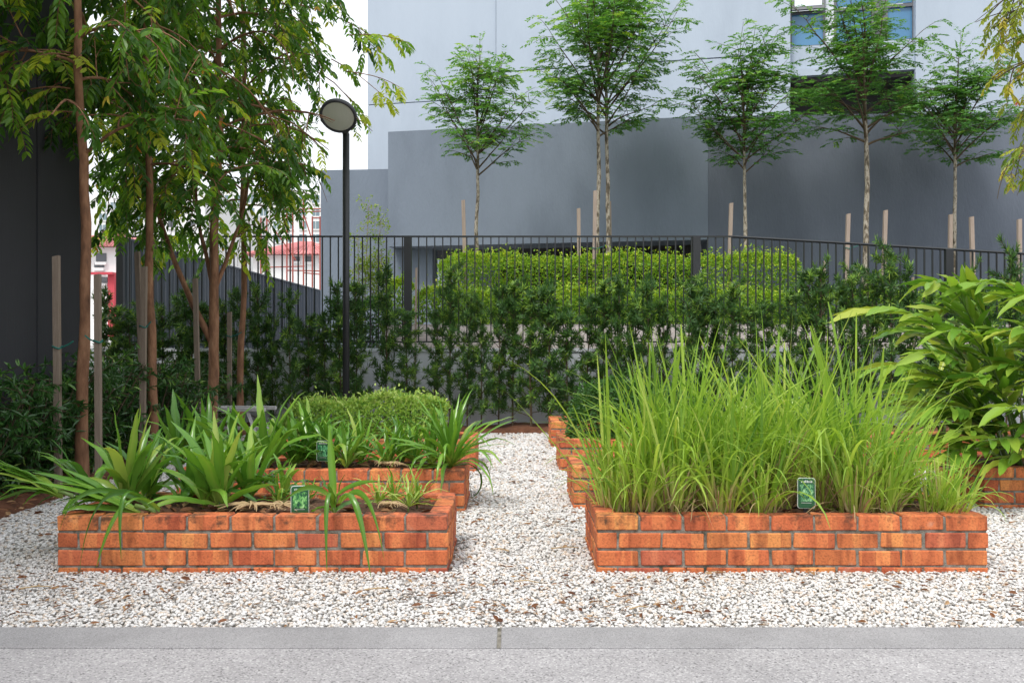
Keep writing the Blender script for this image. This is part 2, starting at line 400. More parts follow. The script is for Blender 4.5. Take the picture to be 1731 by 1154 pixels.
def thing(name, label, cat, loc=(0, 0, 0), group=None, rz=0):
    o = bpy.data.objects.new(name, None); COL.objects.link(o)
    o.empty_display_size = .2
    o.location = loc; o.rotation_euler = (0, 0, rz)
    return tag(o, label, cat, group)
def tag(o, label, cat, group=None):
    o['label'] = label; o['category'] = cat
    if group: o['group'] = group
    return o
def kind(o, k): o['kind'] = k; return o
def boxm(*a): return Geo().box(*a)
def bevel_box(x0, x1, y0, y1, z0, z1, c, jit=0.0, r=None):
    """chamfered block (24 corners)"""
    cx, cy, cz = (x0 + x1) / 2, (y0 + y1) / 2, (z0 + z1) / 2
    hx, hy, hz = (x1 - x0) / 2, (y1 - y0) / 2, (z1 - z0) / 2
    V = []; idx = {}
    for sx in (-1, 1):
        for sy in (-1, 1):
            for sz in (-1, 1):
                j = (r.uniform(-jit, jit, 3) if r is not None else np.zeros(3))
                for ax in range(3):
                    p = np.array([sx * hx, sy * hy, sz * hz])
                    for q in range(3):
                        if q != ax: p[q] -= (sx, sy, sz)[q] * c
                    idx[(sx, sy, sz, ax)] = len(V); V.append(p + j + (cx, cy, cz))
    F = []
    for ax in range(3):
        a, b = [q for q in range(3) if q != ax]
        for s in (-1, 1):
            loop = []
            for (u, v) in ((-1, -1), (1, -1), (1, 1), (-1, 1)):
                k = [0, 0, 0]; k[ax] = s; k[a] = u; k[b] = v; loop.append(idx[(*k, ax)])
            F.append(loop)
    for ax in range(3):                       # edge chamfers run along ax
        a, b = [q for q in range(3) if q != ax]
        for u in (-1, 1):
            for v in (-1, 1):
                def g(e, face):
                    k = [0, 0, 0]; k[ax] = e; k[a] = u; k[b] = v; return idx[(*k, face)]
                F.append([g(-1, a), g(1, a), g(1, b), g(-1, b)])
    tri = [[idx[(sx, sy, sz, ax)] for ax in range(3)] for sx in (-1, 1) for sy in (-1, 1) for sz in (-1, 1)]
    me = bpy.data.meshes.new('block')
    me.from_pydata([tuple(v) for v in V], [], [tuple(f) for f in F + tri])
    import bmesh
    bm = bmesh.new(); bm.from_mesh(me); bmesh.ops.recalc_face_normals(bm, faces=bm.faces); bm.to_mesh(me); bm.free()
    return me
def copy_tree(o, parent=None):
    c = o.copy(); COL.objects.link(c); c.parent = parent
    for ch in list(o.children): copy_tree(ch, c)
    return c
def sph(n, r=rng):
    return unit(r.normal(size=(n, 3)))
def bez(p0, p1, p2, n):
    t = np.linspace(0, 1, n)[:, None]
    return (1 - t) ** 2 * np.array(p0) + 2 * t * (1 - t) * np.array(p1) + t * t * np.array(p2)

# ------------------------------------------------------------------ setting: ground, paving, gravel
kind(boxm(-600, 600, -60, 900, -.5, -.06).obj('ground', 'ground'), 'structure')
kind(boxm(-12, 14, -4, 3.885, -.4, .004).obj('pavement', 'paving'), 'structure')
kerb = bpy.data.objects.new('kerb', None); COL.objects.link(kerb); kind(kerb, 'structure')
for (x0, x1) in ((-6.4, -.062), (-.046, 6.4)):
    me = bevel_box(x0, x1, 3.889, 4.165, -.4, .0085, .003); me.materials.append(M['kerb']); link('kerb_stone', me, kerb)
boxm(-.062, -.046, 3.893, 4.16, -.4, .006).obj('joint_filler', 'mortar', kerb)
kind(boxm(-4.0, 9, 4.17, 13.05, -.3, -.014).obj('gravel_path', 'grit'), 'structure')
g = Geo()   # planting strip along the wall and under the left hedge
nx, ny = 110, 10
X, Y = np.meshgrid(np.linspace(-7, 9, nx), np.linspace(12.95, 13.93, ny))
Z = .03 + .05 * rng.random(X.shape) + .05 * np.sin(X * 3.1) * .4
Z[0] = -.03
ii = (np.arange(ny - 1)[:, None] * nx + np.arange(nx - 1)[None])
quad = np.stack([ii, ii + 1, ii + nx + 1, ii + nx], -1).reshape(-1, 4)
g.add(np.stack([X, Y, Z], -1).reshape(-1, 3), quad)
nx, ny = 16, 90
X, Y = np.meshgrid(np.linspace(-4.58, -3.62, nx), np.linspace(4.4, 12.94, ny))
Z = .02 + .06 * rng.random(X.shape); Z[:, -1] = -.03; Z[:, -2] = .0
ii = (np.arange(ny - 1)[:, None] * nx + np.arange(nx - 1)[None])
g.add(np.stack([X, Y, Z], -1).reshape(-1, 3), np.stack([ii, ii + 1, ii + nx + 1, ii + nx], -1).reshape(-1, 4))
kind(g.obj('planting_strip', 'red_soil', smooth=True), 'structure')
kind(boxm(-40, 40, 14.2, 60, -.05, 1.06).obj('plaza', 'plaza'), 'structure')

# ------------------------------------------------------------------ brick beds
MOD, CRS, TOP = .2375, .0945, .305
BR = {}
brr = np.random.default_rng(3)
for kd, ln in (('full', MOD - .0145), ('half', MOD / 2 - .0085)):
    BR[kd] = []
    for v in range(5):
        me = bevel_box(-ln / 2, ln / 2, -.054, .054, -.0405, .0405, .0050, .0034, brr); me.materials.append(M['brick']); BR[kd].append(me)
BED_W, BED_D = 9 * MOD - .011, 3.5 * MOD - .011
def brick_bed(x0, y0, label, w_mod=9):
    W = w_mod * MOD - .011; D = BED_D
    b = thing('brick_planter', label, 'planter', (x0, y0, 0), 'raised brick planters along the gravel path')
    th = .108
    m = Geo()
    i, o = .007, th - .007
    zt = TOP - .010
    m.box(i, W - i, i, o, -.12, zt).box(i, W - i, D - o, D - i, -.12, zt).box(i, o, o, D - o, -.12, zt).box(W - o, W - i, o, D - o, -.12, zt)
    m.obj('mortar', 'mortar', b)
    def put(kd, x, y, z, rz):
        o_ = link('brick', BR[kd][random.randrange(5)], b, (x + random.uniform(-.002, .002), y + random.uniform(-.003, .003), z + random.uniform(-.0015, .0015)))
        o_.rotation_euler = (random.choice((0, math.pi)), 0, rz + random.uniform(-.012, .012))
    for c in range(4):
        z = TOP - CRS * c - .0415
        if c % 2 == 0:
            for yy in (.054, D - .054):
                for k in range(w_mod): put('full', MOD * k + (MOD - .0145) / 2, yy, z, 0)
            for xx in (.054, W - .054):
                y = .108 + .011
                for k in range(2): put('full', xx, y + (MOD - .011) / 2, z, R(90)); y += MOD
                put('half', xx, y + (MOD / 2 - .006) / 2, z, R(90))
        else:
            for yy in (.054, D - .054):
                for k in range(w_mod - 1): put('full', MOD * (k + .5) + (MOD - .011) / 2, yy, z, 0)
            for xx in (.054, W - .054):
                y = 0
                for k in range(3): put('full', xx, y + (MOD - .011) / 2, z, R(90)); y += MOD
                put('half', xx, y + (MOD / 2 - .006) / 2, z, R(90))
    nx, ny = 40, 16
    X, Y = np.meshgrid(np.linspace(.1, W - .1, nx), np.linspace(.1, D - .1, ny))
    Z = TOP - .055 + .045 * brr.random(X.shape) + .02 * np.sin(X * 5 + x0) * np.cos(Y * 7)
    ii = (np.arange(ny - 1)[:, None] * nx + np.arange(nx - 1)[None])
    s = Geo(); s.add(np.stack([X, Y, Z], -1).reshape(-1, 3), np.stack([ii, ii + 1, ii + nx + 1, ii + nx], -1).reshape(-1, 4))
    s.obj('soil', 'soil', b, smooth=True)
    return b
XL, XR, XRR = -2.475, .462, 3.555
beds = [
 (XL, 5.2, 'orange brick planter of strap-leaved plants nearest the paved kerb, below the staked brown trees', 9),
 (XL, 7.05, 'brick planter with strap-leaved plants directly in front of the clipped low hedge', 9),
 (XL, 9.2, 'brick planter filled by the clipped low bright green hedge', 9),
 (XR, 5.2, 'orange brick planter full of tall lemongrass beside the paved kerb', 9),
 (XR, 7.2, 'brick planter directly behind the lemongrass planter', 9),
 (XR, 9.25, 'brick planter with the small dark green rounded bush at its path corner', 9),
 (XR, 11.3, 'farthest brick planter on the path, next to the white retaining wall', 9),
 (XRR, 7.2, 'brick planter overhung by the big-leaved ginger plants', 9),
 (XRR, 9.25, 'brick planter almost hidden behind the big-leaved ginger plants', 9),
]
BEDS = []
for (x, y, lab, wm) in beds: BEDS.append(brick_bed(x, y, lab, wm))

# ------------------------------------------------------------------ gravel (tens of thousands of pebbles)
def pebble_mesh(seed):
    import bmesh
    bm = bmesh.new(); bmesh.ops.create_icosphere(bm, subdivisions=1, radius=1)
    r = np.random.default_rng(seed)
    for v in bm.verts:
        v.co = Vector((v.co.x * r.uniform(.85, 1.15), v.co.y * r.uniform(.62, .85), v.co.z * r.uniform(.48, .66)))
    me = bpy.data.meshes.new('pebble'); bm.to_mesh(me); bm.free()
    for p in me.polygons: p.use_smooth = False
    me.materials.append(M['pebble'])
    return me
def gravel_points():
    out = []
    def grid(x0, x1, y0, y1, s):
        X, Y = np.meshgrid(np.arange(x0, x1, s), np.arange(y0, y1, s))
        P = np.stack([X.ravel(), Y.ravel()], -1) + rng.uniform(-.5, .5, (X.size, 2)) * s * 1.1
        return np.hstack([P, np.full((len(P), 1), s)])
    out.append(grid(-3.6, 3.6, 4.18, 5.35, .0168))
    out.append(grid(-3.6, 4.9, 5.35, 7.6, .022))
    out.append(grid(-3.6, 6.0, 7.6, 9.9, .028))
    out.append(grid(-3.6, 7.4, 9.9, 13.0, .036))
    A = np.vstack(out)
    keep = (np.abs(A[:, 0]) < A[:, 1] * .56 + .15) & (A[:, 0] > -3.66 + .08 * np.sin(A[:, 1] * 5)) & (A[:, 1] > 4.178)
    for (x, y, lab, wm) in beds:
        keep &= ~((A[:, 0] > x - .004) & (A[:, 0] < x + wm * MOD) & (A[:, 1] > y - .004) & (A[:, 1] < y + BED_D + .004))
    return A[keep]
GP = gravel_points()
gm = bpy.data.meshes.new('gravel')
gm.vertices.add(len(GP))
co = np.stack([GP[:, 0], GP[:, 1], rng.uniform(-.010, .004, len(GP))], -1).astype(np.float32)
gm.vertices.foreach_set('co', co.ravel())
a_ = gm.attributes.new('size', 'FLOAT', 'POINT'); a_.data.foreach_set('value', (GP[:, 2] * rng.uniform(.46, .82, len(GP))).astype(np.float32))
gravel = kind(link('gravel', gm), 'stuff')
tag(gravel, 'loose white pebble gravel covering the paths between planters', 'gravel')
peb_col = []
ng = bpy.data.node_groups.new('scatter_pebbles', 'GeometryNodeTree')
ng.interface.new_socket('Geometry', in_out='INPUT', socket_type='NodeSocketGeometry')
ng.interface.new_socket('Geometry', in_out='OUTPUT', socket_type='NodeSocketGeometry')
gi = ng.nodes.new('NodeGroupInput'); go = ng.nodes.new('NodeGroupOutput')
m2p = ng.nodes.new('GeometryNodeMeshToPoints')
iop = ng.nodes.new('GeometryNodeInstanceOnPoints')
iop.inputs['Pick Instance'].default_value = True
g2i = ng.nodes.new('GeometryNodeGeometryToInstance')
PEB_MESHES = [pebble_mesh(s) for s in range(5)]
# pebble shapes come from small meshes converted to instances inside the node tree
shape_objs = []
for i, pm in enumerate(PEB_MESHES):
    o = bpy.data.objects.new('pebble', pm)          # not linked to the scene: only a shape for the scatter
    shape_objs.append(o)
    oi = ng.nodes.new('GeometryNodeObjectInfo'); oi.inputs['Object'].default_value = o; oi.inputs['As Instance'].default_value = True
    ng.links.new(oi.outputs['Geometry'], g2i.inputs[0])
rv = ng.nodes.new('FunctionNodeRandomValue'); rv.data_type = 'FLOAT_VECTOR'
rv.inputs[0].default_value = (-.5, -.5, 0); rv.inputs[1].default_value = (.5, .5, 6.28)
na = ng.nodes.new('GeometryNodeInputNamedAttribute'); na.data_type = 'FLOAT'; na.inputs[0].default_value = 'size'
ng.links.new(gi.outputs[0], m2p.inputs[0])
ng.links.new(m2p.outputs[0], iop.inputs['Points'])
ng.links.new(g2i.outputs[0], iop.inputs['Instance'])
ng.links.new(rv.outputs[0], iop.inputs['Rotation'])
ng.links.new(na.outputs[0], iop.inputs['Scale'])
ng.links.new(iop.outputs[0], go.inputs[0])
md = gravel.modifiers.new('scatter', 'NODES'); md.node_group = ng

# dry leaf litter on the gravel and on the soil
def litter(n, sampler, Lr, name, label):
    P = sampler(n); r = rng
    az = r.uniform(0, 6.28, n); D = np.stack([np.cos(az), np.sin(az), r.uniform(-.15, .35, n)], -1)
    Nn = np.stack([r.normal(0, .5, n), r.normal(0, .5, n), np.ones(n)], -1)
    L = r.uniform(*Lr, n)
    g = Geo(); g.leaves(P, D, Nn, L, L * r.uniform(.18, .5, n), r.random(n) ** 1.3)
    return tag(kind(g.obj(name, 'dry'), 'stuff'), label, 'leaf litter')
sel = GP[rng.choice(len(GP), 9000)]
sel = sel[(np.sin(sel[:, 0] * 2.3 + 1) * np.sin(sel[:, 1] * 3.1) + rng.normal(0, .6, len(sel))) > -.1]      # leaves gather in drifts
def samp_gravel(n):
    k = rng.choice(len(sel), n); P = np.stack([sel[k, 0] + rng.normal(0, .02, n), sel[k, 1], rng.uniform(.012, .022, n)], -1)
    return P
litter(3600, samp_gravel, (.014, .055), 'leaf_litter', 'scattered brown fallen leaves and twigs on the white gravel')
litter(700, lambda n: np.stack([rng.uniform(-4.5, -3.3, n), rng.uniform(5, 12.5, n), rng.uniform(.05, .09, n) - .04 * (rng.random(n) > 2)], -1), (.04, .09), 'hedge_litter', 'dry brown leaves lying under the dark glossy hedge')
def samp_bed(n):
    k = rng.integers(0, len(beds), n); B = np.array([(b[0], b[1]) for b in beds])[k]
    return np.stack([B[:, 0] + rng.uniform(.13, 1.98, n), B[:, 1] + rng.uniform(.13, .69, n), rng.uniform(TOP - .03, TOP - .008, n)], -1)
litter(1500, samp_bed, (.03, .11), 'soil_litter', 'dry straw and leaf scraps lying on the planter soil')
# fallen sticks on the gravel
for (px, py, ln, az) in ((955, 932, .17, .15), (890, 990, .13, -.2), (640, 1003, .14, .05), (1080, 1035, .1, .4), (845, 935, .12, 2.7), (60, 1000, .15, .3)):
    Yd = CAM_Z * F_PX / (py - CY)
    p = np.array([wx(px, Yd), Yd, .022])
    d = np.array([math.cos(az), math.sin(az), 0]) * ln / 2
    g = Geo().tube([p - d, p + np.array([0, .008, .006]), p + d], [.004, .0035, .002], 5)
    tag(g.obj('fallen_stick', 'root'), 'thin tan stick lying on the white gravel path', 'stick', 'fallen sticks on the gravel')

# ------------------------------------------------------------------ left dark building, retaining wall, fence
db = thing('dark_building', 'tall charcoal black building wall behind the staked trees and glossy hedge', 'building', (-4.6, 10.3, 0))
Geo().box(-7, 0, -14, 0, -.3, 6.8).obj('wall', 'wall_dark', db)
for k in range(9):
    y = -.6 - k * 1.05
    boxm(.0, .018, y - .45, y + .45, 0, 6.7).obj('wall_panel', 'wall_dark', db)
rw = thing('retaining_wall', 'low white rendered wall behind the row of needle-leaved shrubs', 'wall', (0, 13.95, 0))
Geo().box(-7.5, 9.5, 0, .22, -.3, 1.10).obj('wall_body', 'wall_white', rw)
Geo().box(-7.5, 9.5, -.015, .235, 1.103, 1.15).obj('coping', 'wall_white', rw)
fy = 14.06
fence = thing('steel_fence', 'black vertical bar fence standing on the low white wall', 'fence', (0, fy, 1.15))
def ftop(x): return 2.79 if x < 3.24 else 2.79 - (x - 3.24) * .0587
barm = boxm(-.008, .008, -.016, .016, 0, 1).mesh('bar', 'metal_dark')
x = -5.62
while x < 8.3:
    if min(abs(x - px_) for px_ in (-1.53, 2.71, 6.42)) > .07:
        b = link('bar', barm, fence, (x, 0, .10)); b.scale = (1, 1, ftop(x) - 1.15 - .10 - .012)
    x += .118
for px_, m in ((-1.53, 0), (2.71, 0), (6.42, 0)):
    boxm(px_ - .055, px_ + .055, -.04, .04, 0, ftop(px_) - 1.15).obj('post', 'metal_dark', fence)
Geo().box(-5.66, 3.24, -.022, .022, 2.79 - 1.15 - .012, 2.79 - 1.15 + .012).obj('top_rail', 'metal_dark', fence)
g = Geo(); g.tube([(3.24, 0, 1.64), (8.4, 0, ftop(8.4) - 1.15)], .02, 4); g.obj('top_rail', 'metal_dark', fence)
Geo().box(-5.66, 8.4, -.02, .02, .085, .107).obj('bottom_rail', 'metal_dark', fence)

# corrugated hoarding running away from the fence
hd = thing('corrugated_hoarding', 'dark ribbed metal hoarding running back behind the bar fence', 'hoarding', (-5.98, 14.62, 0))
prof = [(0, 0), (.10, 0), (.125, .035), (.16, .035), (.185, 0), (.285, 0), (.31, .035), (.345, .035), (.37, 0), (.47, 0), (.495, .035), (.53, .035), (.555, 0), (.62, 0)]
pg = Geo()
pv = [(dx, y, z) for z in (.9, 2.82) for (y, dx) in prof]
n_ = len(prof)
pg.add(pv + [(dx - .004, y, z) for (dx, y, z) in pv], [(i, i + 1, n_ + i + 1, n_ + i) for i in range(n_ - 1)] + [(2 * n_ + i, 3 * n_ + i, 3 * n_ + i + 1, 2 * n_ + i + 1) for i in range(n_ - 1)])
pme = pg.mesh('sheet', 'hoarding')
for k in range(25): link('sheet', pme, hd, (0, .05 + k * .62, 0))
boxm(-.06, .045, -.03, .045, .9, 2.86).obj('end_post', 'metal_dark', hd)
boxm(-.05, .052, .05, 15.6, 2.822, 2.85).obj('cap_rail', 'hoarding', hd)

# ------------------------------------------------------------------ planter and clipped hedges behind the fence
tp = thing('tiled_planter', 'long pinkish tiled planter wall behind the bar fence', 'planter', (0, 15.0, 1.06))
boxm(-1.96, 8.6, .02, .3, 0, .445).obj('core', 'plaza', tp)
for r_ in range(2):
    for k in range(14):
        x0 = -1.985 + k * .76 + (0 if r_ == 0 else 0)
        me = bevel_box(x0, x0 + .754, 0, .03, .0 + r_ * .225, .219 + r_ * .225, .003); me.materials.append(M['tile']); link('tile', me, tp)
boxm(-1.99, 8.6, -.005, .32, .448, .458).obj('coping', 'tile', tp)
def clip_hedge(name, x0, x1, y0, y1, z0, z1, n, L, mat, label, rough=.05, tintp=1.0, seed=1, rnd=.25):
    r = np.random.default_rng(seed)
    o = thing(name, label, 'hedge', ((x0 + x1) / 2, (y0 + y1) / 2, z0))
    W, D, H = (x1 - x0) / 2, (y1 - y0) / 2, z1 - z0
    # points near the clipped surface: front, top and ends
    n1 = int(n * .55); n2 = n - n1
    P1 = np.stack([r.uniform(-W, W, n1), -D + np.abs(r.normal(0, rough, n1)) , r.uniform(0, H, n1)], -1)
    P2 = np.stack([r.uniform(-W, W, n2), r.uniform(-D, D, n2), H - np.abs(r.normal(0, rough, n2)) + np.where(r.random(n2) > .86, np.abs(r.normal(0, rough * 1.5, n2)), 0)], -1)
    wob = lambda P: P + np.stack([np.zeros(len(P)), .04 * np.sin(P[:, 0] * 4 + seed) * (P[:, 1] < 0), .04 * np.sin(P[:, 0] * 2.7 + 1.3 * seed) + .025 * np.sin(P[:, 0] * 9) + .02 * np.sin(P[:, 0] * 23 + P[:, 1] * 9)], -1)
    N1 = np.tile((0, -1, .35), (n1, 1)); N2 = np.tile((0, -.25, 1), (n2, 1))
    P = wob(np.vstack([P1, P2])); Nn = np.vstack([N1, N2])
    # round the upper front edge and the ends
    e = np.clip((P[:, 2] - H + rnd) / rnd, 0, 1); P[:, 1] = np.where(P[:, 1] < -D + rnd, P[:, 1] + e ** 2 * rnd * .6 * (1 - (P[:, 1] + D) / rnd), P[:, 1])
    ex = np.clip((np.abs(P[:, 0]) - W + rnd) / rnd, 0, 1); P[:, 2] -= ex ** 2 * rnd * .5 * np.clip(P[:, 2] / H, 0, 1)
    D_ = unit(Nn * .5 + sph(len(P), r) * .9 + np.array([0, 0, .25])); up = unit(Nn * .6 + sph(len(P), r) * .8)
    hgt = np.clip(P[:, 2] / H, 0, 1)
    t = np.clip(r.random(len(P)) ** tintp * .62 + .38 * hgt ** 4 * r.random(len(P)), 0, 1)      # young shoots are paler
    g = Geo(); g.leaves(P, D_, up, L * r.uniform(.6, 1.25, len(P)), L * r.uniform(.35, .5, len(P)), t)
    g.obj('foliage', mat, o)
    c = Geo()
    for k in range(int((x1 - x0) / .22)):
        xx = -W + .1 + k * .22 + r.uniform(-.04, .04); yy = r.uniform(-D * .3, D * .5)
        tp_ = (xx + r.uniform(-.1, .1), yy + r.uniform(-.1, .1), H * .85)
        c.tube([(xx, yy, -.02), ((xx + tp_[0]) / 2 + .03, yy, H * .5), tp_], [.014, .01, .004], 5)
        for q in range(6):
            a = np.array([xx, yy, H * r.uniform(.2, .8)]); d = sph(1, r)[0] * .25; d[2] = abs(d[2])
            c.tube([a, a + d], [.006, .003], 4)
    c.obj('stem', 'twig', o)
    return o
clip_hedge('clipped_hedge', wx(742, 16.5), wx(1348, 16.5), 16.2, 17.3, 1.5, 2.70, 34000, .062, 'hedge', 'tall clipped yellow-green hedge at the foot of the feathery young trees', seed=1, tintp=.85)
clip_hedge('clipped_hedge', wx(700, 15.3), wx(1335, 15.3), 15.1, 15.75, 1.5, 2.05, 22000, .055, 'hedge', 'lower clipped yellow-green hedge growing in the tiled planter', seed=2, tintp=.75)
clip_hedge('clipped_hedge', wx(1335, 16), wx(1760, 16), 15.7, 16.6, 1.5, 2.05, 9000, .075, 'hedge', 'dark clipped hedge continuing in front of the shaded grey wall', seed=3, tintp=1.6)
clip_hedge('clipped_hedge', wx(570, 15.6), wx(655, 15.6), 15.4, 16.2, 1.06, 1.93, 4000, .06, 'shrub', 'small dark clipped hedge behind the lamp post and bar fence', seed=4, tintp=1.0)
clip_hedge('clipped_hedge', wx(655, 17), wx(700, 17), 16.6, 17.2, 1.06, 2.3, 3000, .06, 'hedge', 'narrow bright clipped hedge behind the first fence post', seed=6, tintp=.8)
clip_hedge('low_hedge', XL + .2, XL + 1.82, 9.32, 9.98, .27, .655, 9000, .05, 'low_hedge', 'low clipped bright green hedge filling the brick planter by the lamp post', seed=5, rough=.03, rnd=.25, tintp=.5)

# ------------------------------------------------------------------ grey podium, pale tower
pod = thing('podium_building', 'grey rendered podium building behind the young feathery trees', 'building', (0, 0, 0))
def wall_strip(p, q, z0, z1, th, name, mat, parent):
    """a wall slab from plan point p to q, thickness to the back"""
    p = np.array(p, float); q = np.array(q, float); d = unit((q - p)[None])[0]; nrm = np.array([-d[1], d[0]])
    c = [p, q, q + nrm * th, p + nrm * th]
    g = Geo(); g.add([(a[0], a[1], z0) for a in c] + [(a[0], a[1], z1) for a in c], [(0, 3, 2, 1), (4, 5, 6, 7), (0, 1, 5, 4), (1, 2, 6, 5), (2, 3, 7, 6), (3, 0, 4, 7)])
    return g.obj(name, mat, parent)
A = (wx(656, 20.0), 20.0); Bp = (wx(1197, 18.58), 18.58); Cc = (wx(1760, 18.1), 18.1)
ztop = wz(223, 20.0); zsof = wz(413, 19.5)
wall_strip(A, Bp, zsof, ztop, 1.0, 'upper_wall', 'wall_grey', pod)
wall_strip((Bp[0] + .004, Bp[1]), (Cc[0] + 2, Cc[1] - .02), .9, wz(197, 18.6), 1.0, 'shaded_wall', 'wall_grey_shaded', pod)  # right section: its shade comes from the darkened render colour
wall_strip((wx(543, 20.6), 20.55), (A[0] + .9, 20.33), .9, wz(287, 20.5), .6, 'low_wall', 'wall_grey', pod)
wall_strip((A[0] + .9, 20.9), (wx(738, 21), 20.9), .9, zsof - .004, .4, 'pier', 'wall_grey', pod)
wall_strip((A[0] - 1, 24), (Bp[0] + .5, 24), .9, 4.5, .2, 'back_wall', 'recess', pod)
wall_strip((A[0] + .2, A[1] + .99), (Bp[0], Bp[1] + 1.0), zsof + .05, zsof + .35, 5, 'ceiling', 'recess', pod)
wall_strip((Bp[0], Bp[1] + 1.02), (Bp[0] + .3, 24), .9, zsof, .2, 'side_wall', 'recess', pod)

# tower: facade turned 13.6 degrees, its left corner at px 620
tw = thing('pale_tower', 'tall pale blue rendered tower block with a recessed window bay', 'building', (wx(620, 23.9), 23.9, 0), rz=R(-13.0))
cs, sn = math.cos(R(-13.0)), math.sin(R(-13.0))
def fx(px):
    """distance along the facade of the point seen at column px"""
    k = (px - CX) / F_PX; x0, y0 = wx(620, 23.9), 23.9
    return (k * y0 - x0) / (cs - k * sn)
def fz(px, py):
    u = fx(px); return wz(py, 23.9 + u * sn)
zr = 16.0
u838, u1336, u1545 = fx(838), fx(1336), fx(1548)
zl = 3.9
def fbox(u0, u1, v0, v1, z0, z1, name, mat, parent=tw): return boxm(u0, u1, v0, v1, z0, z1).obj(name, mat, parent)
zA = fz(650, 175)
fbox(0, u838 - .012, .06, .6, zl - 3, zA - .012, 'facade', 'wall_blue'); fbox(0, u838 - .012, .06, .6, zA + .012, zr, 'facade', 'wall_blue')
zB = fz(1000, 112)
fbox(u838 + .012, u1336, 0, .6, zl, zB - .014, 'facade', 'wall_blue'); fbox(u838 + .012, u1336, 0, .6, zB + .014, zr, 'facade', 'wall_blue')
fbox(0.02, u1336 - .02, .09, .58, zl, zr, 'groove_backing', 'groove')
fbox(u1545, u1545 + 9, 0, .6, zl, zr, 'facade', 'wall_blue')
fbox(0, .5, .6, 9, zl - 3, zr, 'side_wall', 'wall_blue')
zc = lambda py: fz(1340, py)
fbox(u1336, u1545, .12, .5, zc(127), zc(115), 'ledge', 'wall_blue')
fbox(u1336, u1545, .22, .5, zc(115) + .003, zc(75), 'parapet', 'wall_blue')
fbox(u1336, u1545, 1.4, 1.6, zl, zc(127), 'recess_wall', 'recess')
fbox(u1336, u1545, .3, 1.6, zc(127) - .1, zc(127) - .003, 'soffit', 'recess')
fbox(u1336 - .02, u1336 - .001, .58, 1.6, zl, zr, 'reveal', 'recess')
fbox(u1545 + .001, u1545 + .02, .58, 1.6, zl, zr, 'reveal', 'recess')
# window bay above the parapet: panes in frames, top sash tilted open
un = [fx(1336), fx(1395), fx(1412), fx(1478), fx(1500), fx(1548)]
zw0, zw1, zw2 = zc(75) + .004, zc(17), zc(-70)
for a, b in ((un[0], un[1]), (un[2], un[3]), (un[4], un[5])):
    for (z0, z1) in ((zw0, zw1), (zw1 + .05, zw2)):
        w = fbox(a + .05, b - .02, .335, .35, z0 + .03, z1 - .02, 'window_pane', 'glass_blue')
    fbox(a, a + .05, .28, .36, zw0, zw2, 'mullion', 'frame'); fbox(b - .02, b + .03, .28, .36, zw0, zw2, 'mullion', 'frame')
    fbox(a + .05, b - .02, .28, .36, zw1 - .02, zw1 + .05, 'transom', 'frame')
    fbox(a + .05, b - .02, .28, .36, zw0, zw0 + .03, 'transom', 'frame')
fbox(un[1] + .03, un[2], .3, .36, zw0, zw2, 'infill_panel', 'glass_pale')
fbox(un[3] + .03, un[4], .3, .36, zw0, zw2, 'infill_panel', 'frame')
fbox(un[0] - .3, un[5] + .3, .55, 1.35, zw2, zr, 'upper_wall', 'wall_blue')
sash = Geo().box(un[0] + .04, un[1], -.025, .025, -.02, 1.2); so = sash.obj('open_sash', 'frame', tw, loc=(0, .12, zc(14))); so.rotation_euler = (R(-12), 0, 0)
sp_ = boxm(un[0] + .10, un[1] - .06, -.032, -.027, .05, 1.14).obj('sash_pane', 'glass_pale', tw, loc=(0, .12, zc(14))); sp_.rotation_euler = (R(-12), 0, 0)  # white reflection painted as the pane's pale colour

# ------------------------------------------------------------------ far buildings seen through the trees
def far_block(px0, px1, py0, Y, depth, label, wins, wmat='bglass', roof=None, z0=-.2):
    x0, x1 = wx(px0, Y), wx(px1, Y); z1 = wz(py0, Y)
    b = thing('apartment_block', label, 'building', ((x0 + x1) / 2, Y, 0))
    w = (x1 - x0) / 2
    boxm(-w, w, 0, depth, z0, z1).obj('wall', 'bwhite', b)
    for (a, t, c, d) in wins:
        X0, X1, Z0, Z1 = wx(a, Y) - (x0 + x1) / 2, wx(c, Y) - (x0 + x1) / 2, wz(d, Y), wz(t, Y)
        f = boxm(X0, X1, -.05, .05, Z0, Z1).obj('window', wmat, b)
        s = (X1 - X0); boxm(X0 - s * .05, X1 + s * .05, -.14, .02, Z0 - .16, Z0 - .03).obj('sill', 'bwhite', f)
        if s > .8: boxm((X0 + X1) / 2 - s * .03, (X0 + X1) / 2 + s * .03, -.09, .0, Z0, Z1).obj('mullion', 'bwhite', f)
    if roof:
        g = Geo(); e = .5
        g.add([(-w - e, -e, z1 + .02), (w + e, -e, z1 + .02), (w + e, depth + e, z1 + .02), (-w - e, depth + e, z1 + .02), (-w * roof[1], depth * .4, z1 + roof[0]), (w * roof[1], depth * .4, z1 + roof[0]), (w * roof[1], depth * .6, z1 + roof[0]), (-w * roof[1], depth * .6, z1 + roof[0])],
              [(0, 1, 5, 4), (1, 2, 6, 5), (2, 3, 7, 6), (3, 0, 4, 7), (4, 5, 6, 7), (3, 2, 1, 0)])
        rf = g.obj('roof', 'roof_red', b)
        for k in range(-12, 13):
            t = k / 12.5
            a = np.array([(w + e) * t, -e - .01, z1 + .05]); q = np.array([w * roof[1] * t, depth * .4, z1 + roof[0] + .04])
            Geo().tube([a, q], .035, 4).obj('roof_rib', 'roof_red', rf)
    return b
b1 = far_block(100, 200, 418, 45, 8, 'white house with dark windows and red column past the end of the hoarding',
   [(163, 428, 180, 442), (160, 440 + 4, 176, 452), (146, 440, 153, 450), (171, 468, 182, 478), (146, 468, 151, 476)], 'bdark', (1.0, .3))
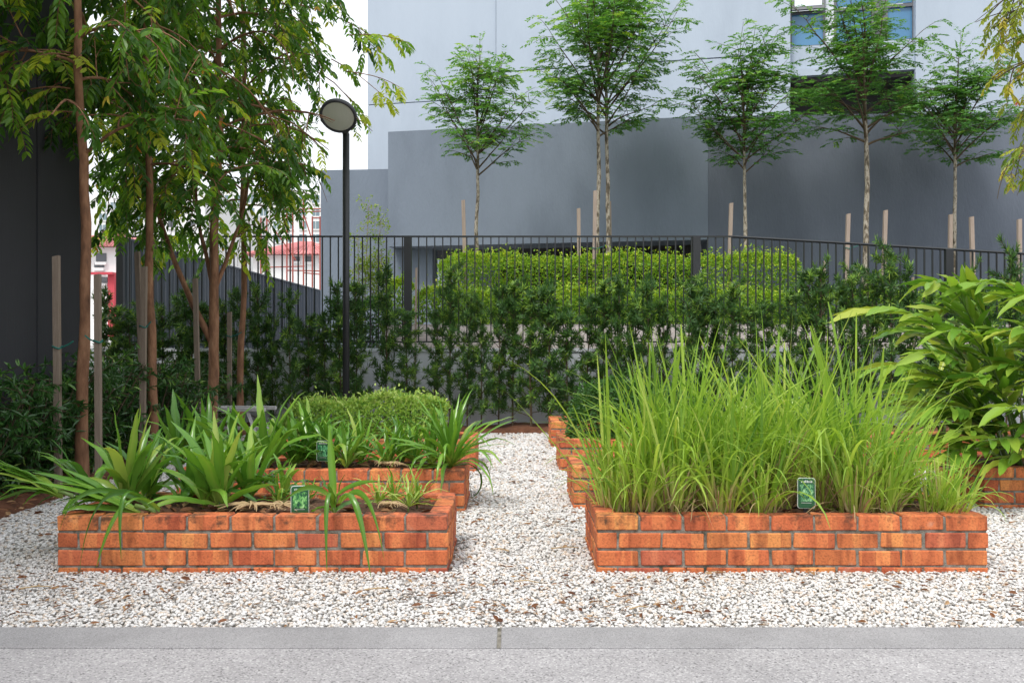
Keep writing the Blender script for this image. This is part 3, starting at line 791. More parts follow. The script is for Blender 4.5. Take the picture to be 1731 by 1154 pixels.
boxm(wx(186, 45) - wx(150, 45), wx(197, 45) - wx(150, 45), -.25, .0, wz(570, 45), wz(461, 45)).obj('red_column', 'red_paint', b1)
boxm(wx(158, 45) - wx(150, 45), wx(197, 45) - wx(150, 45), -.5, -.255, wz(465, 45), wz(461, 45)).obj('awning', 'red_paint', b1)
far_block(255, 346, 318, 75, 20, 'plain white block with small square windows behind the forked tree',
   [(284, 371, 298, 384), (318, 374, 330, 383), (303, 338, 310, 345), (284, 402, 298, 411), (318, 412, 326, 420)], 'bdark')
ww = []
for k in range(10):
    for r_ in range(5):
        ww.append((352 + k * 22, 330 + r_ * 22, 364 + k * 22, 343 + r_ * 22))
far_block(345, 565, 322, 115, 15, 'long white apartment block with rows of glazed windows behind scaffolding', ww)
ww = []
for k in range(5):
    for r_ in range(4):
        ww.append((168 + k * 19, 342 + r_ * 19, 180 + k * 19, 353 + r_ * 19))
far_block(120, 262, 332, 130, 15, 'distant white apartment block above the pink-roofed white house', ww)
far_block(428, 560, 431, 52, 9, 'white house with pink hipped metal roof behind the scaffolding',
   [(446, 436, 454, 450), (497, 434, 507, 441), (516, 433, 529, 442), (447, 455, 454, 470), (540, 436, 550, 444)], 'bdark', (1.05, .18))
scf = thing('scaffold', 'rust red tubular scaffold frame in front of the pink-roofed house', 'scaffold', (0, 40, 0))
def scbar(a, b, r=.034):
    P, Q = at(*a, 40), at(*b, 40); Geo().tube([(P.x, 0, P.z), (Q.x, 0, Q.z)], r, 6).obj('scaffold_tube', 'scaffold', scf)
for px, t in ((441, 368), (451, 368), (485, 352), (495, 352), (513, 338), (528, 366), (541, 366)): scbar((px, t), (px, 620))
for a, b in (((462, 340), (514, 338)), ((480, 354), (545, 353)), ((500, 359), (545, 357)), ((441, 389), (452, 389)), ((441, 452), (515, 450)), ((485, 457), (545, 458)), ((513, 461), (545, 464)), ((528, 368), (545, 368)), ((450, 368), (500, 440)), ((513, 360), (532, 420))): scbar(a, b, .028)

# ------------------------------------------------------------------ lamp post
LY = 12.55
lp = thing('lamp_post', 'black garden lamp post with tilted round head beside the shrubs', 'lamp post', (wx(585, LY), LY, 0))
zt = wz(226, LY)
g = Geo().tube([(0, 0, -.1), (0, 0, zt)], .045, 14); g.obj('pole', 'metal_dark', lp, smooth=True)
Geo().tube([(0, 0, 0), (0, 0, .06), (0, 0, .065)], [.10, .10, .05], 14).obj('base_plate', 'metal_dark', lp)
def disc(rings, k=32):
    g = Geo(); V = []; F = []
    for (r_, z) in rings:
        for q in range(k): a = q * 2 * math.pi / k; V.append((r_ * math.cos(a), r_ * math.sin(a), z))
    for i in range(len(rings) - 1):
        for q in range(k): F.append((i * k + q, i * k + (q + 1) % k, (i + 1) * k + (q + 1) % k, (i + 1) * k + q))
    g.add(V, F); return g
hc = at(577, 203, LY); hl = (hc.x - lp.location.x, -.215, hc.z)
rot = (R(-46), R(5), 0)
h = disc([(.205, -.012), (.232, -.03), (.243, -.012), (.240, .03), (.20, .07), (.11, .10), (.001, .105)]).obj('lamp_head', 'lamp_body', lp, smooth=True, loc=hl); h.rotation_euler = rot
l_ = disc([(.001, -.020), (.15, -.018), (.208, -.008)]).obj('lens', 'lens', lp, smooth=True, loc=hl); l_.rotation_euler = rot
Geo().tube([(0, 0, zt - .02), (hl[0] * .3, -.02, zt + .06), (hl[0], -.13, hl[2] + .07)], [.044, .04, .036], 10).obj('neck', 'metal_dark', lp, smooth=True)

# ------------------------------------------------------------------ trees
def curve_branch(p, d, L, n, r, droop=0.0, wig=.12):
    """points of a branch that starts at p along d and bends by droop (down positive)"""
    pts = [np.array(p, float)]; d = np.array(d, float); s = L / n
    for i in range(n):
        d = d + r.normal(0, wig, 3) * .5 + np.array([0, 0, -droop / n]); d = d / np.linalg.norm(d)
        pts.append(pts[-1] + d * s)
    return np.array(pts)
class Fol:
    """collects leaflets for one crown"""
    def __init__(s): s.P = []; s.D = []; s.N = []; s.L = []; s.W = []; s.t = []
    def frond(s, p, d, L, npair, ll, lw, r, droop, hang, t0, tvar, w, endtint=None):
        pts = curve_branch(p, d, L, 5, r, droop, .06)
        f = np.linspace(.12, 1, npair); pos = np.stack([np.interp(f * 5, np.arange(6), pts[:, k]) for k in range(3)], -1)
        T = unit(np.gradient(pts, axis=0)); tan = unit(np.stack([np.interp(f * 5, np.arange(6), T[:, k]) for k in range(3)], -1))
        side = np.cross(tan, (0, 0, 1.)); side = unit(side + 1e-6)
        for sg in (-1, 1):
            dd = unit(tan * .75 + sg * side * .85 + r.normal(0, .16, tan.shape) + np.array([0, 0, -hang]))
            nn = unit(np.array([0, 0, 1.]) + r.normal(0, .35, tan.shape) - sg * side * .25)
            s.P.append(pos); s.D.append(dd); s.N.append(nn)
            prof = (.65 + .5 * np.sin(np.clip(f, 0, 1) * math.pi * .85))
            s.L.append(ll * prof * r.uniform(.85, 1.15, npair)); s.W.append(lw * prof * r.uniform(.85, 1.15, npair))
            tt = np.clip(t0 + r.normal(0, tvar, npair), 0, .93)
            if endtint is not None: tt = np.where(f > .86, endtint, tt)
            s.t.append(tt)
        if w is not None: w.tube(pts[::1], np.linspace(.0035, .0015, 6), 3, cap=False)
    def geo(s, kind_='l'):
        g = Geo(); c = lambda a: np.concatenate(a)
        g.leaves(c(s.P), c(s.D), c(s.N), c(s.L), c(s.W), c(s.t), kind_); return g

def left_tree(px, Y, rad, seed, label, zlow, zhigh, reach, nbr, fr_scale=1.0, lean=(0, 0), extra=None, mat='tree_left', bark='bark_brown', group=None, lim=None, tshift=0.0, forks=()):
    r = np.random.default_rng(seed)
    x = wx(px, Y)
    t = thing('tree', label, 'tree', (x, Y, 0), group)
    zs = np.linspace(-.1, zhigh, 26)
    wob = np.cumsum(r.normal(0, .012, (26, 2)), 0)
    tr = np.stack([wob[:, 0] + lean[0] * zs / 3, wob[:, 1] + lean[1] * zs / 3, zs], -1)
    rr = np.linspace(rad, rad * .3, 26) * (1 + r.normal(0, .05, 26)); rr[0] *= 1.35; rr[1] *= 1.1
    Geo().tube(tr, rr, 14).obj('trunk', bark, t, smooth=True)
    wood = Geo(); fol = Fol()
    def spray(p, d, L, droop, young=0.0):  # young lifts the tint; on extra sprays it paints in sunlight
        """a twig with pinnate fronds hanging from it"""
        tw_ = curve_branch(p, d, L, 6, r, droop, .12)
        if lim and not lim(tw_[3] + np.array([x, Y, 0])): return
        wood.tube(tw_, np.linspace(.008, .003, 7), 4, cap=False)
        nf = max(3, int(L / .10))
        for f in range(nf):
            u = (f + .7) / nf * 6; q = np.array([np.interp(u, np.arange(7), tw_[:, k]) for k in range(3)])
            tg = unit((tw_[min(6, int(u) + 1)] - tw_[max(0, int(u) - 1)])[None])[0]
            sd = np.cross(tg, (0, 0, 1)); sd = sd / (np.linalg.norm(sd) + 1e-6) * (1 if f % 2 else -1)
            dd = unit((tg * .7 + sd * r.uniform(.3, 1.0) + r.normal(0, .2, 3))[None])[0]
            wq = q + np.array([x, Y, 0])
            if lim and not lim(wq): continue
            if -2.75 < wq[0] < -1.75 and wq[1] < 12.7 and 3.5 < wq[2] < 4.75: continue      # pruned clear of the lamp
            t0 = .40 + young + tshift + r.normal(0, .2) + (.35 if r.random() > .82 else 0)
            fol.frond(q, dd, r.uniform(.20, .36) * fr_scale, r.integers(5, 8), .108 * fr_scale, .043 * fr_scale, r, r.uniform(.5, 1.3), r.uniform(.15, .55), t0, .07, wood, endtint=(r.uniform(.95, 1) if r.random() > .94 else None))
    def limb(p, d, L, droop, rad0, nt, Lt):
        b = curve_branch(p, d, L, 8, r, droop, .10)
        if lim:
            while len(b) > 3 and not lim(b[-1] + np.array([x, Y, 0])): b = b[:-1]
            b = np.stack([np.interp(np.linspace(0, len(b) - 1, 9), np.arange(len(b)), b[:, c_]) for c_ in range(3)], -1)
        wood.tube(b, np.linspace(rad0, .006, 9), 6, cap=False)
        for q in range(nt):
            u = r.uniform(.25, 1) * 8; i = int(min(7, u)); pp = b[i] + (b[i + 1] - b[i]) * (u - i)
            tg = unit((b[i + 1] - b[i])[None])[0]; dd = unit((tg * .6 + sph(1, r)[0] * .9 + np.array([0, 0, -.05]))[None])[0]
            spray(pp, dd, r.uniform(*Lt), r.uniform(.5, 1.4))
        spray(b[-1], unit((b[-1] - b[-2])[None])[0], r.uniform(*Lt), 1.2)
    for k in range(nbr):
        z = zlow + (zhigh - zlow) * ((k + r.random()) / nbr)
        i = np.searchsorted(zs, z) - 1; p = tr[i] + (tr[i + 1] - tr[i]) * ((z - zs[i]) / (zs[i + 1] - zs[i]))
        az = k * 2.4 + r.uniform(-.5, .5); el = r.uniform(.15, .7)
        d = np.array([math.cos(az) * math.cos(el), math.sin(az) * math.cos(el), math.sin(el)])
        k_ = 1 - .45 * max(0, (z - zlow) / (zhigh - zlow) - .4)
        limb(p, d, reach * k_ * r.uniform(.6, 1.1), r.uniform(.7, 1.5), rad * .28, r.integers(4, 7), (.35, .7))
    for (z, az, el, L, r0) in forks:
        i = np.searchsorted(zs, z) - 1; p = tr[i]
        b = curve_branch(p, (math.cos(az) * math.cos(el), math.sin(az) * math.cos(el), math.sin(el)), L, 8, r, -.25, .14)
        wood.tube(b, np.linspace(r0, r0 * .45, 9), 8)
        for q in (4, 6, 8):
            limb(b[q], unit((b[q] - b[q - 1] + r.normal(0, .35, 3) * (b[1] - b[0]))[None])[0], .8, .8, r0 * .4, 4, (.3, .5))
    for (p, d, L, dr) in (extra or []):
        spray(np.array(p) - np.array([x, Y, 0]), d, L, dr, .35)  # extra sprays: sunlit brightness put into the leaf tint
    wood.obj('limb', bark if bark == 'bark_brown' else 'twig', t, smooth=True)
    fol.geo('l').obj('crown', mat, t)
    return t
def above(px0, py0, px1, py1, xmin=-1e9):
    """nothing hangs below the line through two measured points"""
    def f(q):
        u = q[0] / q[1] * F_PX + CX; v = CY - (q[2] - CAM_Z) / q[1] * F_PX
        return u > xmin and v < py0 + (py1 - py0) * np.clip((u - px0) / (px1 - px0), 0, 1)
    return f
left_tree(135, 8.0, .054, 11, 'thick brown trunk tree with low bright leaf sprays, against the charcoal wall', 2.75, 6.4, 1.05, 20, 1.0,
   extra=[(at(140, 195, 8), (.95, -.2, .12), .75, .45), (at(140, 215, 8), (.8, -.5, .1), .55, .6), (at(130, 240, 8), (-.5, -.5, .1), .5, 1.2), (at(120, 150, 8), (-.9, -.3, .2), .6, .6), (at(120, 90, 8), (-.9, -.4, .15), .7, .7), (at(130, 190, 8), (-.8, -.4, .1), .55, .8), (at(140, 100, 8), (-.3, -.8, .1), .6, .7)],
   lim=above(0, 190, 260, 215))
left_tree(256, 9.6, .048, 12, 'slim reddish brown tree with dense dark crown between two leaning stakes', 3.0, 7.2, 1.5, 30, 1.0, lean=(-.04, 0), lim=above(140, 430, 420, 330))
left_tree(353, 11.4, .064, 13, 'forked brown tree with a dense dark drooping crown', 3.1, 8.0, 1.9, 40, 1.0, lim=above(380, 430, 610, 190),
   forks=((1.25, 2.9, 1.15, 2.2, .042), (2.0, .4, 1.1, 1.4, .03), (1.9, 2.4, 1.2, 1.5, .03)))
left_tree(409, 12.8, .047, 14, 'slender dark brown tree with leafy sprays drooping over the bar fence and lamp head', 3.0, 8.4, 2.0, 44, 1.0, lim=above(440, 440, 660, 150), tshift=.10,
   extra=[(at(412, 330, 12.7), (.1, -.2, -.9), .9, .3), (at(415, 360, 12.7), (-.1, -.3, -.9), .8, .3), (at(470, 340, 12.6), (.8, -.3, -.2), .7, .7), (at(500, 330, 12.6), (.7, -.2, -.3), .6, .6), (at(560, 180, 12.4), (.9, -.2, -.2), .7, .6), (at(580, 120, 12.4), (.9, -.2, -.1), .8, .5), (at(590, 60, 12.4), (.9, -.3, .1), .8, .6), (at(230, 360, 12.9), (-.8, -.2, -.3), .9, .6), (at(330, 380, 12.8), (-.8, -.2, -.3), .7, .7), (at(560, 100, 12.5), (.9, -.1, -.3), .9, .5)])
# yellowing tree at the right
left_tree(1830, 9.5, .05, 15, 'yellowing tree with red leaf tips reaching over the ginger plants', 2.6, 6.2, 1.25, 26, .62, mat='tree_yellow', bark='bark_mottled', tshift=-.1,
   extra=[(at(1760, 235, 9.4), (-.8, -.3, -.2), .6, .9), (at(1770, 120, 9.4), (-.8, -.3, .1), .6, .9), (at(1765, 60, 9.4), (-.8, -.3, .2), .6, .9), (at(1770, 270, 9.4), (-.7, -.2, -.3), .5, .7)], lim=above(1600, 300, 1731, 300, 1672))

def feather_tree(px, Y, rad, seed, label, z_fork, z_top, half_w, nlimb, trunks=((0, 0),), dens=1.0, tsh=0.0):
    r = np.random.default_rng(seed); x = wx(px, Y)
    t = thing('young_tree', label, 'tree', (x, Y, 1.3), 'feathery young trees in front of the grey wall')
    zf = z_fork - 1.3; zt_ = z_top - 1.3
    wood = Geo(); fol = Fol()
    tops = []
    for (dx, dz) in trunks:
        zs = np.linspace(0, zf + (zt_ - zf) * .5 + dz, 14); wob = np.cumsum(r.normal(0, .010, (14, 2)), 0)
        tr = np.stack([dx + wob[:, 0], wob[:, 1], zs], -1)
        Geo().tube(tr, np.linspace(rad, rad * .42, 14) * (1 + r.normal(0, .06, 14)), 10).obj('trunk', 'bark_mottled', t, smooth=True)
        tops.append(tr)
    def twig(p, d, L):
        b = curve_branch(p, d, L, 5, r, .35, .10)
        wood.tube(b, np.linspace(.006, .0025, 6), 4, cap=False)
        nf = max(3, int(L / .074 * dens))
        for f in range(nf):
            u = (f + .8) / nf * 5; q = np.array([np.interp(u, np.arange(6), b[:, k]) for k in range(3)])
            tg = unit((b[min(5, int(u) + 1)] - b[max(0, int(u) - 1)])[None])[0]; tg[2] *= .25
            sd = np.array([-tg[1], tg[0], 0]) * (1 if f % 2 else -1)
            dd = unit((tg * .6 + sd * r.uniform(.4, 1.1) + r.normal(0, .15, 3) * np.array([1, 1, .5]) + np.array([0, 0, .05]))[None])[0]
            hi = (q[2] - zf) / (zt_ - zf)
            t0 = .28 + tsh + .25 * hi + r.normal(0, .12) + (.4 if r.random() > .95 else 0)
            fol.frond(q, dd, r.uniform(.17, .30), r.integers(7, 10), .062, .029, r, r.uniform(.2, .6), .05, t0, .07, None)
    ln = r.uniform(-.12, .12, 2)
    for k in range(nlimb):
        tr = tops[k % len(tops)]; f = (k + .5) / nlimb
        zz = zf + (tr[-1, 2] - zf) * min(1, f * 1.15) * r.uniform(.55, 1)
        p = np.array([np.interp(zz, tr[:, 2], tr[:, c_]) for c_ in range(3)])
        az = k * 2.399 + r.uniform(-.6, .6)
        reach_ = half_w * (.5 + .5 * math.sin(math.pi * min(1, f * 1.25 + .1))) * r.uniform(.5, 1.1)
        if f > .8: reach_ *= .45
        rise = reach_ * r.uniform(.55, 1.25) + (zt_ - tr[-1, 2]) * max(0, f - .35) * 1.3 * r.uniform(.7, 1.05)
        v = np.array([math.cos(az) * reach_ + ln[0] * f, math.sin(az) * reach_ * .8 + ln[1] * f, max(.08, rise)]); L = np.linalg.norm(v)
        b = curve_branch(p, v / L, L, 8, r, .10 - .35 * f, .11)
        wood.tube(b, np.linspace(rad * .38, .004, 9), 6, cap=False)
        nt = int(4 + L * 5)
        for q in range(nt):
            u = r.uniform(.28, 1) * 8; i = int(min(7, u)); pp = b[i] + (b[i + 1] - b[i]) * (u - i)
            a2 = r.uniform(0, 6.28); dd = unit((v / L * .55 + np.array([math.cos(a2), math.sin(a2), r.uniform(-.15, .45)]) * .9)[None])[0]
            twig(pp, dd, r.uniform(.25, .6))
        twig(b[-1], unit((b[-1] - b[-2])[None])[0], .4)
    wood.obj('limb', 'twig', t, smooth=True)
    fol.geo('d').obj('crown', 'tree_right', t)
    return t
TY = 17.0
feather_tree(808, TY, .045, 21, 'short feathery young tree left of the double-trunked one', wz(300, TY), wz(50, TY), 1.15, 18, dens=.9, tsh=.12)
feather_tree(1012, TY, .052, 22, 'double-trunked feathery young tree growing from the clipped hedge', wz(235, TY), wz(-90, TY), 1.4, 30, trunks=((-.03, .1), (.13, -.1)), dens=1.05, tsh=.10)
feather_tree(1257, TY, .042, 23, 'feathery young tree with layered low branches beside a leaning stake, before the wall corner', wz(295, TY), wz(30, TY), 1.08, 24, dens=1.0)
feather_tree(1462, 16.6, .062, 24, 'thick mottled-trunk feathery tree crossing the tower window bay', wz(250, 16.6), wz(-60, 16.6), 1.35, 24, dens=.9, tsh=-.02)
feather_tree(1610, TY, .045, 25, 'feathery young tree with dark crown behind a fence post', wz(285, TY), wz(75, TY), 1.15, 22, dens=1.0, tsh=-.04)

# thin sapling behind the fence near the lamp post
sp = thing('sapling', 'thin yellow-green sapling on cane poles behind the lamp post', 'sapling', (wx(630, 15.9), 15.9, 1.06))
r = np.random.default_rng(31); g = Geo(); fl = Geo()
for (px, t_) in ((608, 345), (622, 430), (640, 370), (655, 420), (600, 400)):
    xo = wx(px, 15.9) - wx(630, 15.9); top = wz(t_, 15.9) - 1.06
    b = curve_branch((xo * .6, r.uniform(-.1, .1), 0), (xo * .12, 0, 1), top, 8, r, 0, .03)
    g.tube(b, np.linspace(.014, .005, 9), 5)
    for q in range(60):
        u = r.uniform(.45, 1) * 8; i = int(min(7, u)); pp = b[i] + (b[i + 1] - b[i]) * (u - i)
        o_ = sph(1, r)[0] * r.uniform(.05, .28)
        g.tube([pp, pp + o_], [.003, .0015], 3, cap=False)
        n = 7; fl.leaves(np.tile(pp + o_, (n, 1)) + r.normal(0, .03, (n, 3)), sph(n, r) + np.array([0, 0, .1]), np.tile((0, 0, 1), (n, 1)) + sph(n, r) * .5, r.uniform(.035, .065, n), .03, r.random(n))
g.obj('stem', 'pale_stake', sp); fl.obj('foliage', 'sapling', sp)

# ------------------------------------------------------------------ stakes
def stake(px_t, py_t, px_b, Y, w, mat, label, zb=0.0, tie=None, group='timber tree stakes'):
    top = at(px_t, py_t, Y); xb = wx(px_b, Y)
    o = thing('timber_stake', label, 'stake', (xb, Y, zb), group)
    h = top.z - zb; dx = top.x - xb
    g = Geo(); a = w * .41
    V = [(-a, -a, -.1), (a, -a, -.1), (a, a, -.1), (-a, a, -.1)] + [(dx - a, -a, h - .01), (dx + a, -a, h), (dx + a, a, h), (dx - a, a, h - .012)]
    g.add(V, [(0, 3, 2, 1), (4, 5, 6, 7), (0, 1, 5, 4), (1, 2, 6, 5), (2, 3, 7, 6), (3, 0, 4, 7)])
    g.obj('post', mat, o)
    if tie:
        (zt_, ex) = tie; u = (zt_ - zb) / h
        c = dx * u; k = a + .006
        pts = [(c + k * math.cos(q) * 1.25, k * math.sin(q) * 1.25, zt_ - zb + .01 * math.sin(q * 2)) for q in np.linspace(0, 6.28, 9)]
        pts += [(c + ex * f, -.02 * f, zt_ - zb + .05 * f - .06 * f * (1 - f)) for f in (.4, .7, 1.0)]
        Geo().tube(pts, .007, 5).obj('tie_cord', 'cord', o)
    return o
GL = 'stakes tied to the brown trees'; GR = 'pale stakes behind the bar fence'
stake(95, 432, 99, 7.75, .058, 'stake', 'tall grey stake with green tie beside the thick brown trunk, toward the charcoal wall', tie=(wz(587, 7.75), .14), group=GL)
stake(165, 463, 167, 7.9, .056, 'stake', 'shorter grey stake on the path side of the thick brown trunk', tie=(wz(577, 7.9), -.10), group=GL)
stake(244, 450, 240, 9.4, .060, 'stake', 'straight grey stake touching the slim reddish trunk', tie=(wz(552, 9.4), .08), group=GL)
stake(232, 425, 246, 9.95, .058, 'stake', 'dark leaning stake crossing behind the slim reddish trunk', group=GL)
stake(330, 470, 337, 11.2, .062, 'stake', 'leaning stake in front of the forked brown tree', group=GL)
stake(364, 560, 364, 11.7, .065, 'stake', 'short stake half hidden behind the forked brown trunk', tie=(wz(580, 11.7), -.08), group=GL)
stake(388, 527, 388, 12.3, .062, 'stake', 'grey stake tied to the slender dark brown tree', tie=(wz(568, 12.3), .16), group=GL)
for (a, b, c, Yd, lab) in ((783, 338, 789, 16.8, 'short pale stake beside the short feathery tree'), (978, 352, 980, 16.9, 'thin stake on the left of the double-trunked tree'),
   (1006, 322, 1003, 16.3, 'long pale stake against the double-trunked tree'), (1030, 340, 1033, 17.2, 'pale stake on the right of the double-trunked tree'),
   (1236, 343, 1229, 16.8, 'leaning pale stake beside the layered feathery tree'), (1434, 361, 1427, 16.4, 'pale leaning stake left of the thick mottled trunk'),
   (1497, 355, 1490, 16.4, 'pale stake right of the thick mottled trunk'), (1607, 362, 1604, 16.8, 'stake hidden behind the trunk by the fence post'),
   (1642, 366, 1648, 16.2, 'broad pale stake to the right of the fence post'), (1723, 370, 1724, 16.2, 'last pale stake beyond the broad one along the shaded wall')):
    stake(a, b, c, Yd, .075, 'pale_stake', lab, 1.3, tie=((wz(420, Yd), .18) if a in (1434, 1006) else None), group=GR)
# short canes among the shrubs
for (a, b, c, Yd) in ((1394, 440, 1390, 13.6), (1543, 468, 1546, 13.5), (1467, 480, 1466, 13.6), (704, 452, 700, 13.6)):
    stake(a, b, c, Yd, .035, 'pale_stake', 'short brown cane standing among the needle-leaved shrubs', 0, group='short canes among the shrubs')

# ------------------------------------------------------------------ podocarpus shrubs along the wall
def podocarpus(seed, H):
    r = np.random.default_rng(seed); w = Geo(); f = Geo()
    main = curve_branch((0, 0, -.05), (0, 0, 1), H * .98, 12, r, 0, .05)
    w.tube(main, np.linspace(.018, .004, 13), 5)
    shoots = [(main[-1], np.array([0, 0, 1.]))]
    nb = int(20 * H)
    for k in range(nb):
        u = (0.10 + .88 * (k + r.random()) / nb) * 12; i = int(min(11, u)); p = main[i] + (main[i + 1] - main[i]) * (u - i)
        az = k * 2.4 + r.uniform(-.5, .5); el = r.uniform(.15, .95); L = (.40 - .20 * (u / 12)) * r.uniform(.35, 1.5)
        b = curve_branch(p, (math.cos(az) * math.cos(el), math.sin(az) * math.cos(el), math.sin(el)), L, 4, r, -.2, .12)
        w.tube(b, np.linspace(.006, .003, 5), 4, cap=False)
        for q in (2, 3, 4): shoots.append((b[q], unit((b[q] - b[q - 1])[None])[0]))
        for q in range(2):
            d = unit((b[3] - b[2] + r.normal(0, .05, 3))[None])[0]; e = b[r.integers(1, 4)]
            shoots.append((e + d * .07, d))
    for (p, d) in shoots:
        n = r.integers(14, 22); a = np.arange(n) * 2.4 + r.uniform(0, 6); A = unit(np.cross(d, (.3, .9, .2))[None])[0]; B = np.cross(d, A)
        el = r.uniform(.2, 1.1, n)[:, None]
        D = (np.cos(a)[:, None] * A + np.sin(a)[:, None] * B) * np.cos(el) + d * np.sin(el) + np.array([0, 0, .08])
        P = p - d * r.uniform(0, .09, n)[:, None]
        young = r.random() > .74
        t = np.clip((.75 if young else .28) + r.normal(0, .14, n), 0, 1)
        f.leaves(P, D, d + sph(n, r) * .3, r.uniform(.06, .115, n), r.uniform(.012, .019, n), t, 'd')
    return w.mesh('stem', 'twig'), f.mesh('foliage', 'podocarpus')
PODS = [(podocarpus(40 + i, H), H) for i, H in enumerate((1.9, 2.1, 1.75, 2.25, 1.6, 2.0))]
rp = np.random.default_rng(50)
def plab(x, h):
    where = ('before the ribbed hoarding' if x < 545 else 'between the lamp post and the first fence post' if x < 690 else 'before the tiled planter' if x < 1000 else 'behind the lemongrass' if x < 1345 else 'before the shaded grey wall')
    return ('tall' if h > 2.25 else 'slender' if h > 1.95 else 'short') + ' dark green needle-leaved shrub ' + where
tall = {1510: 2.62, 1705: 2.6, 1385: 2.3, 760: 2.35, 655: 2.35, 300: 2.0}
x_ = 172
k = 0
while x_ < 1745:
    Yp = 13.42 + rp.uniform(-.22, .2)
    target = 1.95 if x_ < 600 else (2.05 if x_ < 1300 else 2.2)
    target += rp.uniform(-.38, .16)
    for tx, th_ in tall.items():
        if abs(tx - x_) < 17: target = th_
    (ms, mf), H = PODS[rp.integers(6)]
    o = thing('podocarpus_shrub', plab(x_, target), 'shrub', (wx(x_, Yp), Yp, .03), 'row of needle-leaved shrubs', rz=rp.uniform(0, 6.28))
    s = target / H; o.scale = (rp.uniform(.65, 1.15), rp.uniform(.65, 1.15), s)
    link('stem', ms, o); link('foliage', mf, o)
    x_ += rp.uniform(22, 34) if not (600 < x_ < 720) else rp.uniform(36, 50)
    k += 1

# ------------------------------------------------------------------ dark glossy hedge shrubs at the left
def glossy_shrub(seed, H, W):
    r = np.random.default_rng(seed); w = Geo(); f = Geo()
    for s in range(9):
        az = r.uniform(0, 6.28); p = np.array([r.uniform(-.12, .12), r.uniform(-.12, .12), -.05])
        b = curve_branch(p, (math.cos(az) * .45, math.sin(az) * .45, 1), H * r.uniform(.75, 1.02), 8, r, .1, .1)
        w.tube(b, np.linspace(.012, .004, 9), 5)
        for q in range(16):
            u = r.uniform(.08, 1) * 8; i = int(min(7, u)); pp = b[i] + (b[i + 1] - b[i]) * (u - i)
            a2 = r.uniform(0, 6.28); d = unit(np.array([[math.cos(a2), math.sin(a2), r.uniform(.1, 1.0)]]))[0]; L = W * r.uniform(.25, .62)
            tw_ = curve_branch(pp, d, L, 4, r, .5, .12); w.tube(tw_, np.linspace(.004, .002, 5), 3, cap=False)
            n = 15; ff = r.uniform(.1, 1, n) * 4; P = np.stack([np.interp(ff, np.arange(5), tw_[:, c]) for c in range(3)], -1)
            tg = unit((tw_[-1] - tw_[0])[None])[0]
            D = tg * .6 + sph(n, r) * .9 + np.array([0, 0, -.15])
            t = np.clip(.25 + r.normal(0, .16, n) + (.45 if r.random() > .9 else 0), 0, 1)
            f.leaves(P, D, np.array([0, 0, 1]) + sph(n, r) * .6, r.uniform(.06, .105, n), r.uniform(.02, .03, n), t)
    return w.mesh('stem', 'twig'), f.mesh('foliage', 'shrub')
GS = [glossy_shrub(60 + i, 1.12, .55) for i in range(3)]
rg = np.random.default_rng(61)
for k in range(12):
    y = 6.6 + k * .52; xx = -4.12 + rg.uniform(-.08, .12) - (.12 if k < 3 else 0)
    ms, mf = GS[k % 3]
    o = thing('glossy_shrub', 'dark glossy-leaved shrub in the hedge along the charcoal wall', 'shrub', (xx, y, .02), 'hedge along the charcoal wall', rz=rg.uniform(0, 6.28))
    o.scale = (1.0, 1.0, rg.uniform(.92, 1.08))
    link('stem', ms, o); link('foliage', mf, o)

# ------------------------------------------------------------------ low weathered bench under the trees
bn = thing('low_bench', 'low weathered white timber bench frame under the brown trees', 'bench', (-3.62, 11.85, 0), rz=R(-8))
me = bevel_box(-.66, .66, -.03, .03, .40, .445, .004); me.materials.append(M['white_timber']); link('top_rail', me, bn, (0, -.17, 0)); link('top_rail', me, bn, (0, .17, 0))
me = bevel_box(-.62, .62, -.02, .02, .16, .20, .004); me.materials.append(M['white_timber']); link('stretcher', me, bn, (0, 0, 0))
for xx in (-.42, .0, .42):
    me = bevel_box(-.03, .03, -.14, .14, .40, .44, .004); me.materials.append(M['white_timber']); link('cross_piece', me, bn, (xx, 0, 0))
for sx in (-1, 1):
    for sy in (-1, 1):
        g = Geo().tube([(sx * .62, sy * .22, -.02), (sx * .42, sy * .15, .41)], .028, 4); g.obj('leg', 'white_timber', bn)
Geo().tube([(-.5, -.2, .1), (-.38, -.19, .3), (-.12, -.19, .41)], .018, 4).obj('brace', 'white_timber', bn)
Geo().tube([(.5, -.2, .1), (.38, -.19, .3), (.12, -.19, .41)], .018, 4).obj('brace', 'white_timber', bn)

# ------------------------------------------------------------------ strap-leaved plants
def strap_pts(p, az, tilt, L, bend, n=11):
    pts = [np.array(p, float)]; s = L / n; th = tilt
    for i in range(n):
        th += bend / n * (.4 + 1.3 * i / n)
        pts.append(pts[-1] + s * np.array([math.cos(az) * math.sin(th), math.sin(az) * math.sin(th), math.cos(th)]))
    return np.array(pts)
def strap_w(n, w, blunt=False):
    u = np.linspace(0, 1, n)
    p = np.minimum(1, .62 + u * 1.6) * np.clip((1 - u) / .38, 0.02, 1) ** .75
    if blunt: p = np.minimum(1, .7 + u) * np.clip((1 - u) / .1, .45, 1)
    return w * p
FLOOR = [(b[0], b[1]) for b in beds]
def settle(P):
    """a drooping leaf comes to rest on the brick coping or the gravel, not inside them"""
    for q in P[2:]:
        inbed = any(bx - .02 < q[0] < bx + 9 * MOD + .01 and by - .02 < q[1] < by + BED_D + .02 for bx, by in FLOOR)
        zf = TOP + .012 if inbed else .03
        if q[2] < zf: q[2] = zf + abs(zf - q[2]) * .04
    return P
